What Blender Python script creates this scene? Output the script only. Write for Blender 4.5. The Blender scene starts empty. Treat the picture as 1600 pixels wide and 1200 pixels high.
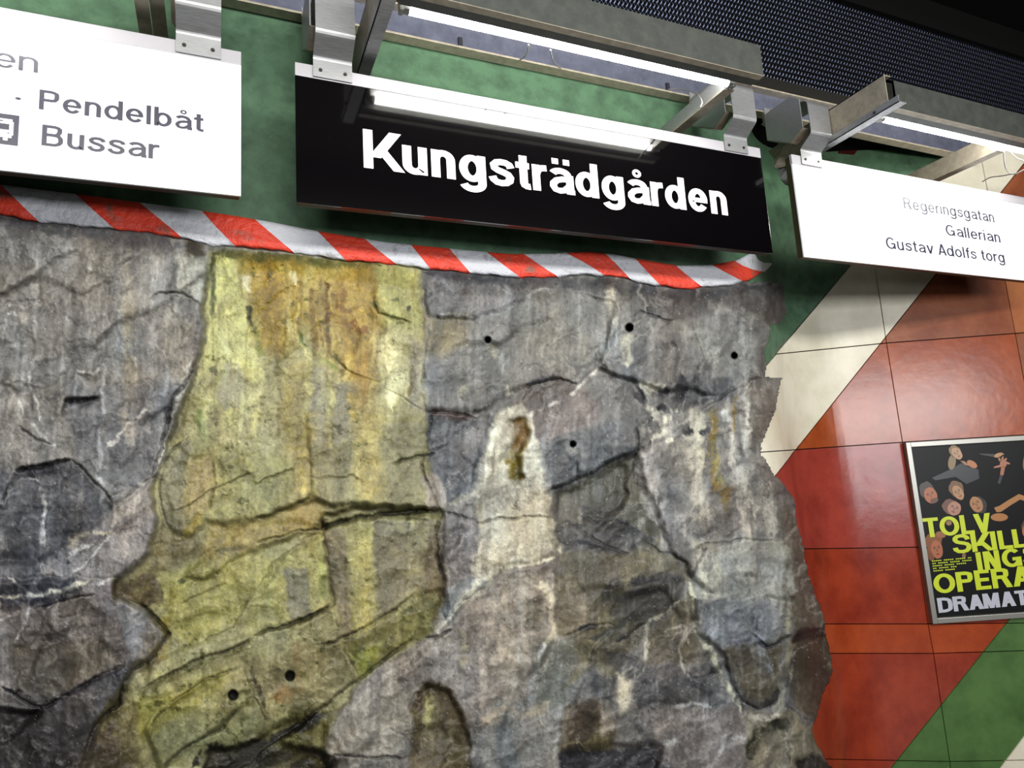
import bpy, bmesh, math, random
import numpy as np
from mathutils import Vector, Matrix

random.seed(7)
RNG = np.random.default_rng(11)
scene = bpy.context.scene
C = scene.collection

# ------------------------------------------------------------------ camera
CZ = 1.6                                     # eye height
F = 1063.667
YAW, PITCH, ROLL = 0.41285483, 0.15691002, -0.06120654
_f = np.array([math.sin(YAW)*math.cos(PITCH), math.cos(YAW)*math.cos(PITCH), math.sin(PITCH)])
_r = np.array([math.cos(YAW), -math.sin(YAW), 0.0]); _u = np.cross(_r, _f)
_c, _s = math.cos(ROLL), math.sin(ROLL)
CM = np.array([_c*_r+_s*_u, -_s*_r+_c*_u, _f])
cam = bpy.data.cameras.new('camera'); camo = bpy.data.objects.new('camera', cam); C.objects.link(camo)
cam.sensor_width = 36; cam.lens = F/1600*36; cam.clip_start = 0.02
camo.matrix_world = Matrix(((CM[0][0], CM[1][0], -CM[2][0], 0), (CM[0][1], CM[1][1], -CM[2][1], 0),
                            (CM[0][2], CM[1][2], -CM[2][2], CZ), (0, 0, 0, 1)))
scene.camera = camo

# ------------------------------------------------------------------ world, lights, exposure
w = bpy.data.worlds.new('world'); scene.world = w; w.use_nodes = True
w.node_tree.nodes['Background'].inputs[0].default_value = (0.75, 0.8, 0.9, 1)
w.node_tree.nodes['Background'].inputs[1].default_value = 0.02
scene.view_settings.view_transform = 'Standard'; scene.view_settings.look = 'None'
scene.view_settings.gamma = 1; scene.view_settings.use_curve_mapping = False
scene.view_settings.exposure = 0.0
TUBE = 50.0

def area(name, loc, target, sx, sy, power, col):
    l = bpy.data.lights.new(name, 'AREA'); l.shape = 'RECTANGLE'; l.size = sx; l.size_y = sy
    l.energy = power; l.color = col
    o = bpy.data.objects.new(name, l); C.objects.link(o); o.location = loc
    d = Vector(target)-Vector(loc); o.rotation_euler = d.to_track_quat('-Z', 'Y').to_euler()
    return o
area('platform_light', (0.7, -1.5, 3.52), (0.8, 2.2, 2.1), 5.5, 0.4, 245, (1.0, 0.98, 0.94))
area('opposite_light', (2.4, -3.2, 2.3), (1.9, 2.2, 2.4), 5.5, 0.8, 215, (0.97, 0.98, 1.0))
area('lit_case_opposite', (3.92, -2.3, 1.46), (3.2, 2.5, 1.5), 0.5, 0.55, 14, (0.95, 0.97, 1.0))

# ------------------------------------------------------------------ helpers
def ray(u, v):
    d = CM.T @ np.array([(u-800)/F, -(v-600)/F, 1.0]); return d
def at(u, v, Y):                             # world point of a picture point on the plane y = Y
    d = ray(u, v); t = Y/d[1]; return (d[0]*t, Y, d[2]*t+CZ)
# plan of the wall: straight behind the signs, then it turns into the shallow bay with the poster
AZ = math.radians(23.65+88)
CORNER = (2.808, 2.704)
def _rounded():
    A = np.array([2.20, 2.24]); B = np.array(CORNER)
    dirT = np.array([math.sin(AZ), math.cos(AZ)])
    pts = [np.array([-3.2, 2.24]), A-np.array([.12, 0])]
    d1 = (B-A)/np.linalg.norm(B-A)
    def bez(p0, p1, p2, n=12):
        return [((1-t)**2)*p0+2*t*(1-t)*p1+t*t*p2 for t in [i/n for i in range(n+1)]]
    pts += bez(A-np.array([.12, 0]), A, A+d1*.26)
    pts += bez(B-d1*.30, B, B+dirT*.30)
    pts += [B+dirT*3.6]
    return [pts[0]]+[p for i, p in enumerate(pts[1:]) if np.linalg.norm(p-pts[i]) > 1e-6]
PLAN = _rounded()
def wall_hit(dx, dy):
    """vectorised: ray parameter at which the plan ray (dx,dy) meets the wall"""
    dx = np.asarray(dx, float); dy = np.asarray(dy, float)
    best = np.full(dx.shape, 1e9)
    for a, b in zip(PLAN[:-1], PLAN[1:]):
        e = b-a; den = dx*e[1]-dy*e[0]
        den = np.where(abs(den) < 1e-9, 1e-9, den)
        t = (a[0]*e[1]-a[1]*e[0])/den
        s = (a[0]*dy-a[1]*dx)/den
        ok = (t > 0) & (s >= -1e-6) & (s <= 1+1e-6)
        best = np.where(ok & (t < best), t, best)
    return best
def onwall(u, v, h=0.0):
    """picture point(s) -> world point h in front of the wall (measured straight out of it)"""
    u = np.asarray(u, float); v = np.asarray(v, float)
    cx = (u-800)/F; cy = -(v-600)/F
    d = [CM[0][i]*cx+CM[1][i]*cy+CM[2][i] for i in range(3)]
    t = wall_hit(d[0], d[1])
    # wall normal term: straight part faces -Y
    t = t-h/np.maximum(d[1], .2)
    return np.stack([d[0]*t, d[1]*t, d[2]*t+CZ], -1)

def obj(name, me, mat=None, parent=None):
    o = bpy.data.objects.new(name, me); C.objects.link(o)
    if mat is not None and not me.materials: me.materials.append(mat)
    if parent is not None: o.parent = parent
    return o
def tag(o, label=None, cat=None, group=None, kind=None):
    if label: o['label'] = label
    if cat: o['category'] = cat
    if group: o['group'] = group
    if kind: o['kind'] = kind
    return o
def empty(name, loc, label=None, cat=None, group=None):
    o = bpy.data.objects.new(name, None); C.objects.link(o); o.location = loc; o.empty_display_size = .1
    bpy.context.view_layer.update()
    return tag(o, label, cat, group)
class MB:
    """collects shapes in world coordinates, then links them as one mesh"""
    def __init__(s): s.v = []; s.f = []
    def add(s, vs, fs):
        n = len(s.v); s.v += [tuple(p) for p in vs]; s.f += [tuple(i+n for i in f) for f in fs]; return s
    def box(s, x0, x1, y0, y1, z0, z1):
        return s.add([(x0,y0,z0),(x1,y0,z0),(x1,y1,z0),(x0,y1,z0),(x0,y0,z1),(x1,y0,z1),(x1,y1,z1),(x0,y1,z1)],
                     [(0,3,2,1),(4,5,6,7),(0,1,5,4),(1,2,6,5),(2,3,7,6),(3,0,4,7)])
    def prism(s, prof, x0, x1, closed=True):
        """prof: (y,z) outline, extruded along x"""
        n = len(prof)
        vs = [(x0,y,z) for y,z in prof]+[(x1,y,z) for y,z in prof]
        fs = [(i,(i+1)%n,(i+1)%n+n,i+n) for i in range(n)]+[tuple(range(n-1,-1,-1)),tuple(range(n,2*n))]
        return s.add(vs, fs)
    def strip(s, prof, x0, x1, th):
        """open profile (y,z) given a thickness, extruded along x"""
        P = [Vector((0,y,z)) for y,z in prof]; off = []
        for i,p in enumerate(P):
            a = (P[i]-P[i-1]).normalized() if i else (P[1]-P[0]).normalized()
            b = (P[i+1]-P[i]).normalized() if i < len(P)-1 else a
            t = (a+b).normalized(); n = Vector((0,-t.z,t.y)); k = th/max(.4, n.dot(Vector((0,-a.z,a.y))))
            off.append(p+n*k)
        ring = [(p.y,p.z) for p in P]+[(p.y,p.z) for p in reversed(off)]
        n = len(ring); m = len(P)
        vs = [(x0,y,z) for y,z in ring]+[(x1,y,z) for y,z in ring]
        fs = [(i,(i+1)%n,(i+1)%n+n,i+n) for i in range(n)]
        for i in range(m-1):
            q = (i, i+1, n-2-i, n-1-i)
            fs.append(tuple(reversed(q))); fs.append(tuple(k+n for k in q))
        return s.add(vs, fs)
    def tube(s, pts, r, seg=8, caps=True):
        pts = [Vector(p) for p in pts]; rings = []
        up = Vector((0,0,1))
        for i,p in enumerate(pts):
            t = (pts[min(i+1,len(pts)-1)]-pts[max(i-1,0)]).normalized()
            a = t.cross(up);
            if a.length < .1: a = t.cross(Vector((0,1,0)))
            a.normalize(); b = t.cross(a).normalized()
            rings.append([tuple(p+(a*math.cos(2*math.pi*k/seg)+b*math.sin(2*math.pi*k/seg))*r) for k in range(seg)])
        vs = [q for R_ in rings for q in R_]; fs = []
        for i in range(len(rings)-1):
            for k in range(seg):
                a0 = i*seg+k; a1 = i*seg+(k+1)%seg; fs.append((a0,a0+seg,a1+seg,a1))
        if caps: fs += [tuple(range(seg)), tuple(range(len(vs)-1,len(vs)-seg-1,-1))]
        return s.add(vs, fs)
    def mesh(s, name, bevel=0, smooth=False):
        me = bpy.data.meshes.new(name); me.from_pydata(s.v, [], s.f)
        bm = bmesh.new(); bm.from_mesh(me)
        bmesh.ops.recalc_face_normals(bm, faces=bm.faces)
        if bevel: bmesh.ops.bevel(bm, geom=list(bm.edges), offset=bevel, segments=2, profile=.6, affect='EDGES', clamp_overlap=True)
        bm.to_mesh(me); bm.free()
        if smooth: me.polygons.foreach_set('use_smooth', [True]*len(me.polygons))
        return me
    def build(s, name, mat, parent=None, bevel=0, smooth=False, label=None):
        me = s.mesh(name, bevel, smooth); me.materials.append(mat)
        o = bpy.data.objects.new(name, me); C.objects.link(o)
        if parent is not None:
            o.parent = parent; o.matrix_parent_inverse = parent.matrix_world.inverted()
        if label: o['label'] = label
        return o

# ------------------------------------------------------------------ materials
def lin(c):
    c = np.asarray(c, float)/255
    return np.where(c <= .04045, c/12.92, ((c+.055)/1.055)**2.4)
def L4(c): return tuple(float(x) for x in lin(c))+(1,)
def mat(name, col, rough=.5, metal=0, noise=None, bump=None, spec=.5, coat=0, aniso=None, k=.5):
    """noise=(scale, second colour, detail, lo, hi)  bump=(scale, strength, distance)"""
    m = bpy.data.materials.new(name); m.use_nodes = True; nt = m.node_tree; b = nt.nodes['Principled BSDF']
    L4k = lambda c: tuple(x*k for x in L4(c)[:3])+(1,)
    b.inputs['Base Color'].default_value = L4k(col); b.inputs['Roughness'].default_value = rough
    b.inputs['Metallic'].default_value = metal; b.inputs['Specular IOR Level'].default_value = spec
    if coat: b.inputs['Coat Weight'].default_value = coat; b.inputs['Coat Roughness'].default_value = .08
    tc = nt.nodes.new('ShaderNodeNewGeometry')
    if noise:
        sc, c2, det, lo, hi = noise
        n = nt.nodes.new('ShaderNodeTexNoise'); n.inputs['Scale'].default_value = sc; n.inputs['Detail'].default_value = det
        n.inputs['Roughness'].default_value = .65
        mp = nt.nodes.new('ShaderNodeMapping'); nt.links.new(tc.outputs['Position'], mp.inputs[0])
        if aniso: mp.inputs['Scale'].default_value = aniso
        nt.links.new(mp.outputs[0], n.inputs['Vector'])
        r = nt.nodes.new('ShaderNodeMapRange'); r.inputs['From Min'].default_value = lo; r.inputs['From Max'].default_value = hi
        nt.links.new(n.outputs['Fac'], r.inputs['Value'])
        mx = nt.nodes.new('ShaderNodeMix'); mx.data_type = 'RGBA'
        mx.inputs['A'].default_value = L4k(col); mx.inputs['B'].default_value = L4k(c2)
        nt.links.new(r.outputs[0], mx.inputs['Factor']); nt.links.new(mx.outputs['Result'], b.inputs['Base Color'])
    if bump:
        sc, st, di = bump
        n = nt.nodes.new('ShaderNodeTexNoise'); n.inputs['Scale'].default_value = sc; n.inputs['Detail'].default_value = 6
        nt.links.new(tc.outputs['Position'], n.inputs['Vector'])
        bp = nt.nodes.new('ShaderNodeBump'); bp.inputs['Strength'].default_value = st; bp.inputs['Distance'].default_value = di
        nt.links.new(n.outputs['Fac'], bp.inputs['Height']); nt.links.new(bp.outputs[0], b.inputs['Normal'])
    return m
def emit(name, col, s):
    m = bpy.data.materials.new(name); m.use_nodes = True; b = m.node_tree.nodes['Principled BSDF']
    b.inputs['Base Color'].default_value = (.8,.8,.8,1)
    b.inputs['Emission Color'].default_value = tuple(col)+(1,); b.inputs['Emission Strength'].default_value = s
    return m
M = {}
M['green'] = mat('green_concrete', (92,130,98), .6, noise=(14,(60,88,66),10,.40,.74), bump=(70,.35,.003), spec=.25, k=.56)
M['backing'] = mat('dark_mortar', (46,38,34), .9)
M['alu'] = mat('brushed_aluminium', (186,188,190), .42, .7, noise=(140,(150,150,148),4,.3,.7), aniso=(.2,1,6), k=.8)
M['galv'] = mat('galvanised_steel', (182,172,152), .45, .35, noise=(35,(150,142,126),5,.35,.7), k=.8)
M['rail_web'] = mat('rail_web', (116,120,138), .4, .5, noise=(20,(92,96,112),5,.35,.7), k=.8)
M['steel_dull'] = mat('dull_painted_steel', (92,96,88), .5, .2, noise=(20,(70,74,70),5,.35,.7))
M['rail_white'] = mat('white_lacquered_rail', (176,174,178), .35, k=.8)
M['sign_white'] = mat('white_enamel', (232,236,242), .16, k=1)
M['sign_black'] = mat('black_enamel', (5,4,5), .06, spec=.95, k=1)
M['sign_edge'] = mat('sign_edge', (74,66,40), .5, .3)
M['white_print'] = mat('white_letters', (250,250,250), .4, k=1)
M['dark_print'] = mat('dark_letters', (42,40,56), .35, k=1)
M['reflector'] = mat('white_reflector', (240,240,238), .4, 0, k=1)
M['tube'] = emit('lit_tube', (1.0, .97, .93), TUBE)
M['cap'] = mat('tube_cap', (190,190,186), .4, .4)
M['cable'] = mat('grey_cable', (168,166,166), .45)
M['tie'] = mat('black_tie', (34,34,44), .5)
M['screw'] = mat('screw_steel', (120,118,112), .3, .9)
M['mesh'] = mat('expanded_steel', (150,160,190), .45, .3, k=.9)
M['black'] = mat('soot_black', (10,10,9), .95, spec=.1)
M['fascia'] = mat('dark_fascia', (30,28,22), .85, spec=.2)
M['frame'] = mat('poster_frame_metal', (170,168,160), .35, .7, k=.7)
M['poster_black'] = mat('poster_black', (9,10,10), .4, spec=.2)
M['lime'] = mat('lime_ink', (206,222,30), .4, k=.62)
M['print_white'] = mat('white_ink', (206,208,220), .4, k=.55)
M['hole'] = mat('hole_dark', (18,18,20), .9)
M['stripe_red'] = mat('red_paint', (226,62,36), .55, noise=(18,(150,92,76),9,.56,.68), bump=(55,1.0,.008), k=.74)
M['stripe_white'] = mat('white_paint', (198,200,206), .55, noise=(22,(128,126,124),9,.56,.74), bump=(55,1.0,.008), k=.84)
M['floor'] = mat('platform_floor', (96,92,88), .5, noise=(6,(78,74,70),6,.3,.7))

exec_rock = None
#@@STRUCT
# ------------------------------------------------------------------ structure
def wall_strip(z0, z1, pts, name, m, parent=None, off=0.0):
    vs = []; fs = []
    for p in pts: vs += [(p[0], p[1]+off, z0), (p[0], p[1]+off, z1)]
    for i in range(len(pts)-1): fs.append((2*i, 2*i+2, 2*i+3, 2*i+1))
    mb = MB(); mb.add(vs, fs); return mb
def dense_plan(step=.05):
    out = []
    for a, b in zip(PLAN[:-1], PLAN[1:]):
        n = max(1, int(np.linalg.norm(b-a)/step))
        out += [a+(b-a)*i/n for i in range(n)]
    return out+[PLAN[-1]]
# mortar behind the panels, closed block so that it has depth
ZW = 1.79+CZ
ARC = np.concatenate([[0], np.cumsum([np.linalg.norm(b-a) for a, b in zip(PLAN[:-1], PLAN[1:])])])
def s_of(p):
    best = (1e9, 0)
    for i, (a, b) in enumerate(zip(PLAN[:-1], PLAN[1:])):
        e = b-a; l2 = e@e; t = min(1, max(0, ((p[0]-a[0])*e[0]+(p[1]-a[1])*e[1])/l2))
        q = a+e*t; d = (q[0]-p[0])**2+(q[1]-p[1])**2
        if d < best[0]-1e-12: best = (d, ARC[i]+t*math.sqrt(l2))
    return best[1]
def wall_pt(s, z, h=0.0):
    i = int(min(len(PLAN)-2, max(0, np.searchsorted(ARC, s, 'right')-1)))
    a, b = PLAN[i], PLAN[i+1]; e = (b-a)/np.linalg.norm(b-a); q = a+e*(s-ARC[i])
    return (q[0]+e[1]*h, q[1]-e[0]*h, z)
n = len(PLAN)
vs = [(p[0], p[1]+.03, 0) for p in PLAN]+[(p[0], p[1]+.03, ZW) for p in PLAN]+[(p[0], 3.3, 0) for p in PLAN]+[(p[0], 3.3, ZW) for p in PLAN]
fs = []
for i in range(n-1):
    fs += [(i,i+1,i+1+n,i+n), (i+2*n,i+3*n,i+1+3*n,i+1+2*n), (i+n,i+1+n,i+1+3*n,i+3*n), (i,i+2*n,i+1+2*n,i+1)]
fs += [(0,n,3*n,2*n), (n-1,3*n-1,4*n-1,2*n-1)]
mb = MB(); mb.add(vs, fs)
wall = tag(mb.build('wall_back', M['backing']), 'painted concrete station wall with green, white and red diagonal panels', kind='structure')

def clip(poly, a, b, c):
    """keep a*x+b*y+c>=0"""
    out = []
    for i in range(len(poly)):
        p, q = poly[i], poly[(i+1)%len(poly)]
        dp = a*p[0]+b*p[1]+c; dq = a*q[0]+b*q[1]+c
        if dp >= 0: out.append(p)
        if dp*dq < 0:
            t = dp/(dp-dq); out.append((p[0]+(q[0]-p[0])*t, p[1]+(q[1]-p[1])*t))
    return out
def panel_sz(poly, m, name, th=.02, lift=0.0, parent=None, smin=None):
    """slab on the wall; outline in wall coordinates (run along the wall, height)"""
    poly = clip(poly, 0, -1, ZW); poly = clip(poly, 0, 1, -.01) if len(poly) > 2 else poly
    if len(poly) < 3: return None
    if smin is not None: poly = clip(poly, 1, 0, -smin)
    if len(poly) < 3: return None
    us = [p[0] for p in poly]; bounds = [min(us)-1]+[a for a in ARC[1:-1] if min(us)+1e-4 < a < max(us)-1e-4]+[max(us)+1]
    bm = bmesh.new(); cache = {}
    def vert(p):
        k = (round(p[0], 5), round(p[1], 5))
        if k not in cache: cache[k] = bm.verts.new(wall_pt(p[0], p[1], lift))
        return cache[k]
    for a, b in zip(bounds[:-1], bounds[1:]):
        c = clip(clip(poly, 1, 0, -a), -1, 0, b)
        vv = []
        for p in c:
            x = vert(p)
            if x not in vv: vv.append(x)
        if len(vv) >= 3:
            try: bm.faces.new(vv)
            except ValueError: pass
    r = bmesh.ops.extrude_edge_only(bm, edges=[e for e in bm.edges if len(e.link_faces) == 1])
    for x in r['geom']:
        if isinstance(x, bmesh.types.BMVert): x.co.y += th
    bmesh.ops.recalc_face_normals(bm, faces=bm.faces)
    me = bpy.data.meshes.new(name); bm.to_mesh(me); bm.free(); me.materials.append(m)
    me.polygons.foreach_set('use_smooth', [True]*len(me.polygons)); me.set_sharp_from_angle(angle=math.radians(30))
    o = bpy.data.objects.new(name, me); C.objects.link(o)
    if parent: o.parent = parent
    return o
def panel(poly, m, name='panel', th=.02, lift=0.0, parent=None, smin=None):
    """the same, outline given by picture points (edges are divided so that they follow the bend)"""
    out = []
    for i in range(len(poly)):
        p, q = poly[i], poly[(i+1)%len(poly)]; k = max(1, int(math.hypot(q[0]-p[0], q[1]-p[1])/12)) if min(p[0], q[0]) < 1300 else 1
        out += [(p[0]+(q[0]-p[0])*j/k, p[1]+(q[1]-p[1])*j/k) for j in range(k)]
    sz = []
    for p in out:
        w_ = onwall(p[0], p[1]); sz.append((s_of(w_), float(w_[2])))
    return panel_sz(sz, m, name, th, lift, parent, s_of(onwall(1158.8, 615.3)))
# the diagonal bands (left edges, from the picture) and the joints between cast panels
def line(p, q): # a,b,c with positive side to the right/below of p->q direction
    a = q[1]-p[1]; b = -(q[0]-p[0]); l = math.hypot(a, b); a /= l; b /= l
    return a, b, -(a*p[0]+b*p[1])
D1 = line((1477,240), (1205,562))      # green | white
D2 = line((1465,425), (1218,735))      # white | red
D3 = line((1569,978), (1394,1198))     # red | green
D4 = line((1602,1148), (1560,1204))    # green | white
D0 = line((1357,208), (1334,238))      # a dark red band above the right sign
D00 = line((1332,208), (1308,238))
def side(l, s): return tuple(s*x for x in l)
JV = [[(1060,100),(1120,1300)],
      [(1339,235),(1367,415),(1385,535),(1410,690),(1450,975),(1475,1110),(1492,1260),(1560,1900)],
      [(1534,252),(1572,445),(1588,530),(1618,690),(1660,960),(1690,1110),(1710,1260),(1790,1900)],
      [(1740,252),(1790,445),(1810,530),(1850,690),(1900,960),(1950,1260),(2040,1900)]]
def jh(y): return y
# rows at joint column 1: y values with left and right slopes
ROWS = [(60,-.13,-.13),(236,-.13,-.12),(400,-.12,-.1),(536,-.10,-.075),(691,-.07,-.06),(855,-.015,-.02),(975,0,-.01),(1021,0,-.03),(1190,.02,-.02),(1420,.06,0),(1900,.1,0)]
def jv_x(j, y):
    P = JV[j]
    for a, b in zip(P[:-1], P[1:]):
        if y <= b[1] or b is P[-1]:
            return a[0]+(b[0]-a[0])*(y-a[1])/(b[1]-a[1])
def node(j, r):
    y1, sl, sr = ROWS[r]; x1 = jv_x(1, y1)
    if j == 1: return (x1, y1)
    s = sl if j == 0 else sr; x = x1
    y = y1
    for _ in range(5):
        x = jv_x(j, y); y = y1+s*(x-x1)
    return (x, y)
def inset(poly, d=1.0):
    out = poly
    cx = sum(p[0] for p in poly)/len(poly); cy = sum(p[1] for p in poly)/len(poly)
    for i in range(len(poly)):
        p, q = poly[i], poly[(i+1)%len(poly)]
        if math.hypot(q[0]-p[0], q[1]-p[1]) < .5: continue
        a, b, c = line(p, q)
        if a*cx+b*cy+c < 0: a, b, c = -a, -b, -c
        out = clip(out, a, b, c-d)
        if len(out) < 3: return []
    return out
PC = {}
def pm(key, c1, c2, rough=.22):
    PC[key] = mat('glazed_'+key, c1, rough, noise=(5, c2, 8, .38, .68), bump=(22,.16,.004), k=.85 if key == 'white' else .6); return PC[key]
red = [pm('red_a', (166,64,38), (130,42,26)), pm('red_b', (180,88,42), (148,64,28)), pm('red_c', (172,68,54), (140,50,40)), pm('red_d', (166,98,64), (136,72,46)), pm('red_e', (190,120,74), (168,96,60)), pm('red_f', (180,78,38), (150,56,28))]
whites = [pm('white', (214,208,188), (192,186,164), .35)]
greens = [pm('green', (86,124,60), (56,92,36), .4), M['green']]
def redfor(j, r):
    if r >= 5: return red[0] if r != 6 else red[5]
    if j == 0: return red[2] if r == 4 else red[1]
    if j == 1: return red[1] if r >= 3 else red[3]
    return red[4] if r == 2 else red[3]
for j in range(0, 3):
    for r in range(len(ROWS)-1):
        q = [node(j, r), node(j+1, r), node(j+1, r+1), node(j, r+1)]
        if j == 0: q = clip(q, 1, 0, -1110)
        q = inset(q, .8) if len(q) > 2 else []
        if len(q) < 3: continue
        bands = [
          ([side(D1,-1), side(D0,-1)] , greens[1], 'green_band'),
          ([side(D1,-1), D0, ], greens[1], 'green_band'),
          ([D1, side(D2,-1)], whites[0], 'white_panel'),
          ([D2, side(D3,-1)], redfor(j, r), 'red_panel'),
          ([D3, side(D4,-1)], greens[0], 'green_panel'),
          ([D4], whites[0], 'white_panel')]
        for k, (ls, m, nm) in enumerate(bands):
            if nm == 'green_band': continue
            p = q
            # D lines run downwards to the left: positive side test via a sample far to the right
            for l in ls:
                a, b, c = l
                p = clip(p, a, b, c-.8)
                if len(p) < 3: break
            if len(p) >= 3:
                ar = abs(sum(p[i][0]*p[(i+1)%len(p)][1]-p[(i+1)%len(p)][0]*p[i][1] for i in range(len(p))))/2
                if ar > 12: panel(p, m, nm, parent=wall)
# the one big green field (left of the first diagonal)
def sz_at(u, v):
    w_ = onwall(u, v); return (s_of(w_), float(w_[2]))
d_top = sz_at(1490, 225); d_lo = [sz_at(1160-1.2+(1477-1160)*k/24, 615.3+(240-615.3)*k/24) for k in range(25)]
slope = (ZW-d_top[1])/(d_top[1]-d_lo[23][1])
s_end = d_top[0]+(d_top[0]-d_lo[23][0])*slope
# split: straight part (down to the floor), then the part right of it above the diagonal
s0 = s_of(onwall(1207, 556))
panel_sz([(0.0, -.1), (d_lo[0][0], -.1), (d_lo[0][0], ZW), (0.0, ZW)], M['green'], 'green_field', parent=wall)
panel_sz([(d_lo[0][0], d_lo[0][1])]+d_lo[1:]+[(s_end, ZW), (d_lo[0][0], ZW)], M['green'], 'green_field', parent=wall)
panel([(1310,236),(1332,207),(1357,207),(1336,240),(1334,242),(1310,240)], pm('dark_red', (96,34,38), (70,26,30)), 'dark_red_stripe', th=.004, lift=.004, parent=wall)

mb = MB(); mb.box(-3.2, 6.2, -4.0, 3.3, -.1, 0); tag(mb.build('floor', M['floor']), 'grey platform floor', kind='structure')
mb = MB(); mb.box(-3.2, 6.2, -4.0, 3.3, 4.25, 4.4).box(-3.2, 6.2, 2.24, 3.3, ZW+.003, 4.25); tag(mb.build('ceiling', M['black']), 'soot-dark platform ceiling', kind='structure')
#@@OBJECTS
# ------------------------------------------------------------------ lettering (grotesque letters drawn here, cap height 1)
class Pen:
    def __init__(s, w): s.w = w; s.P = []
    def poly(s, *p): s.P.append([tuple(map(float, q)) for q in p]); return s
    def rect(s, x0, y0, x1, y1): return s.poly((x0,y0),(x1,y0),(x1,y1),(x0,y1))
    def dia(s, x0, y0, x1, y1, wh=None):      # slanted stroke with level ends, x = left edge
        wh = wh or s.w*1.12; return s.poly((x0,y0),(x0+wh,y0),(x1+wh,y1),(x1,y1))
    def stroke(s, pts, w=None, wy=None):
        w = w or s.w; n = len(pts)
        L_ = []; R_ = []
        for i, p in enumerate(pts):
            q0 = pts[max(i-1,0)]; q1 = pts[min(i+1,n-1)]
            dx, dy = q1[0]-q0[0], q1[1]-q0[1]; l = math.hypot(dx, dy) or 1
            nx, ny = -dy/l, dx/l; h = w/2; hy = (wy or w*.88)/2
            L_.append((p[0]+nx*h, p[1]+ny*hy)); R_.append((p[0]-nx*h, p[1]-ny*hy))
        for i in range(n-1): s.poly(L_[i], R_[i], R_[i+1], L_[i+1])
        return s
    def arc(s, cx, cy, rx, ry, a0, a1, n=None):
        n = n or max(4, int(abs(a1-a0)/12))
        return s.stroke([(cx+rx*math.cos(math.radians(a0+(a1-a0)*i/n)), cy+ry*math.sin(math.radians(a0+(a1-a0)*i/n))) for i in range(n+1)])
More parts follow.
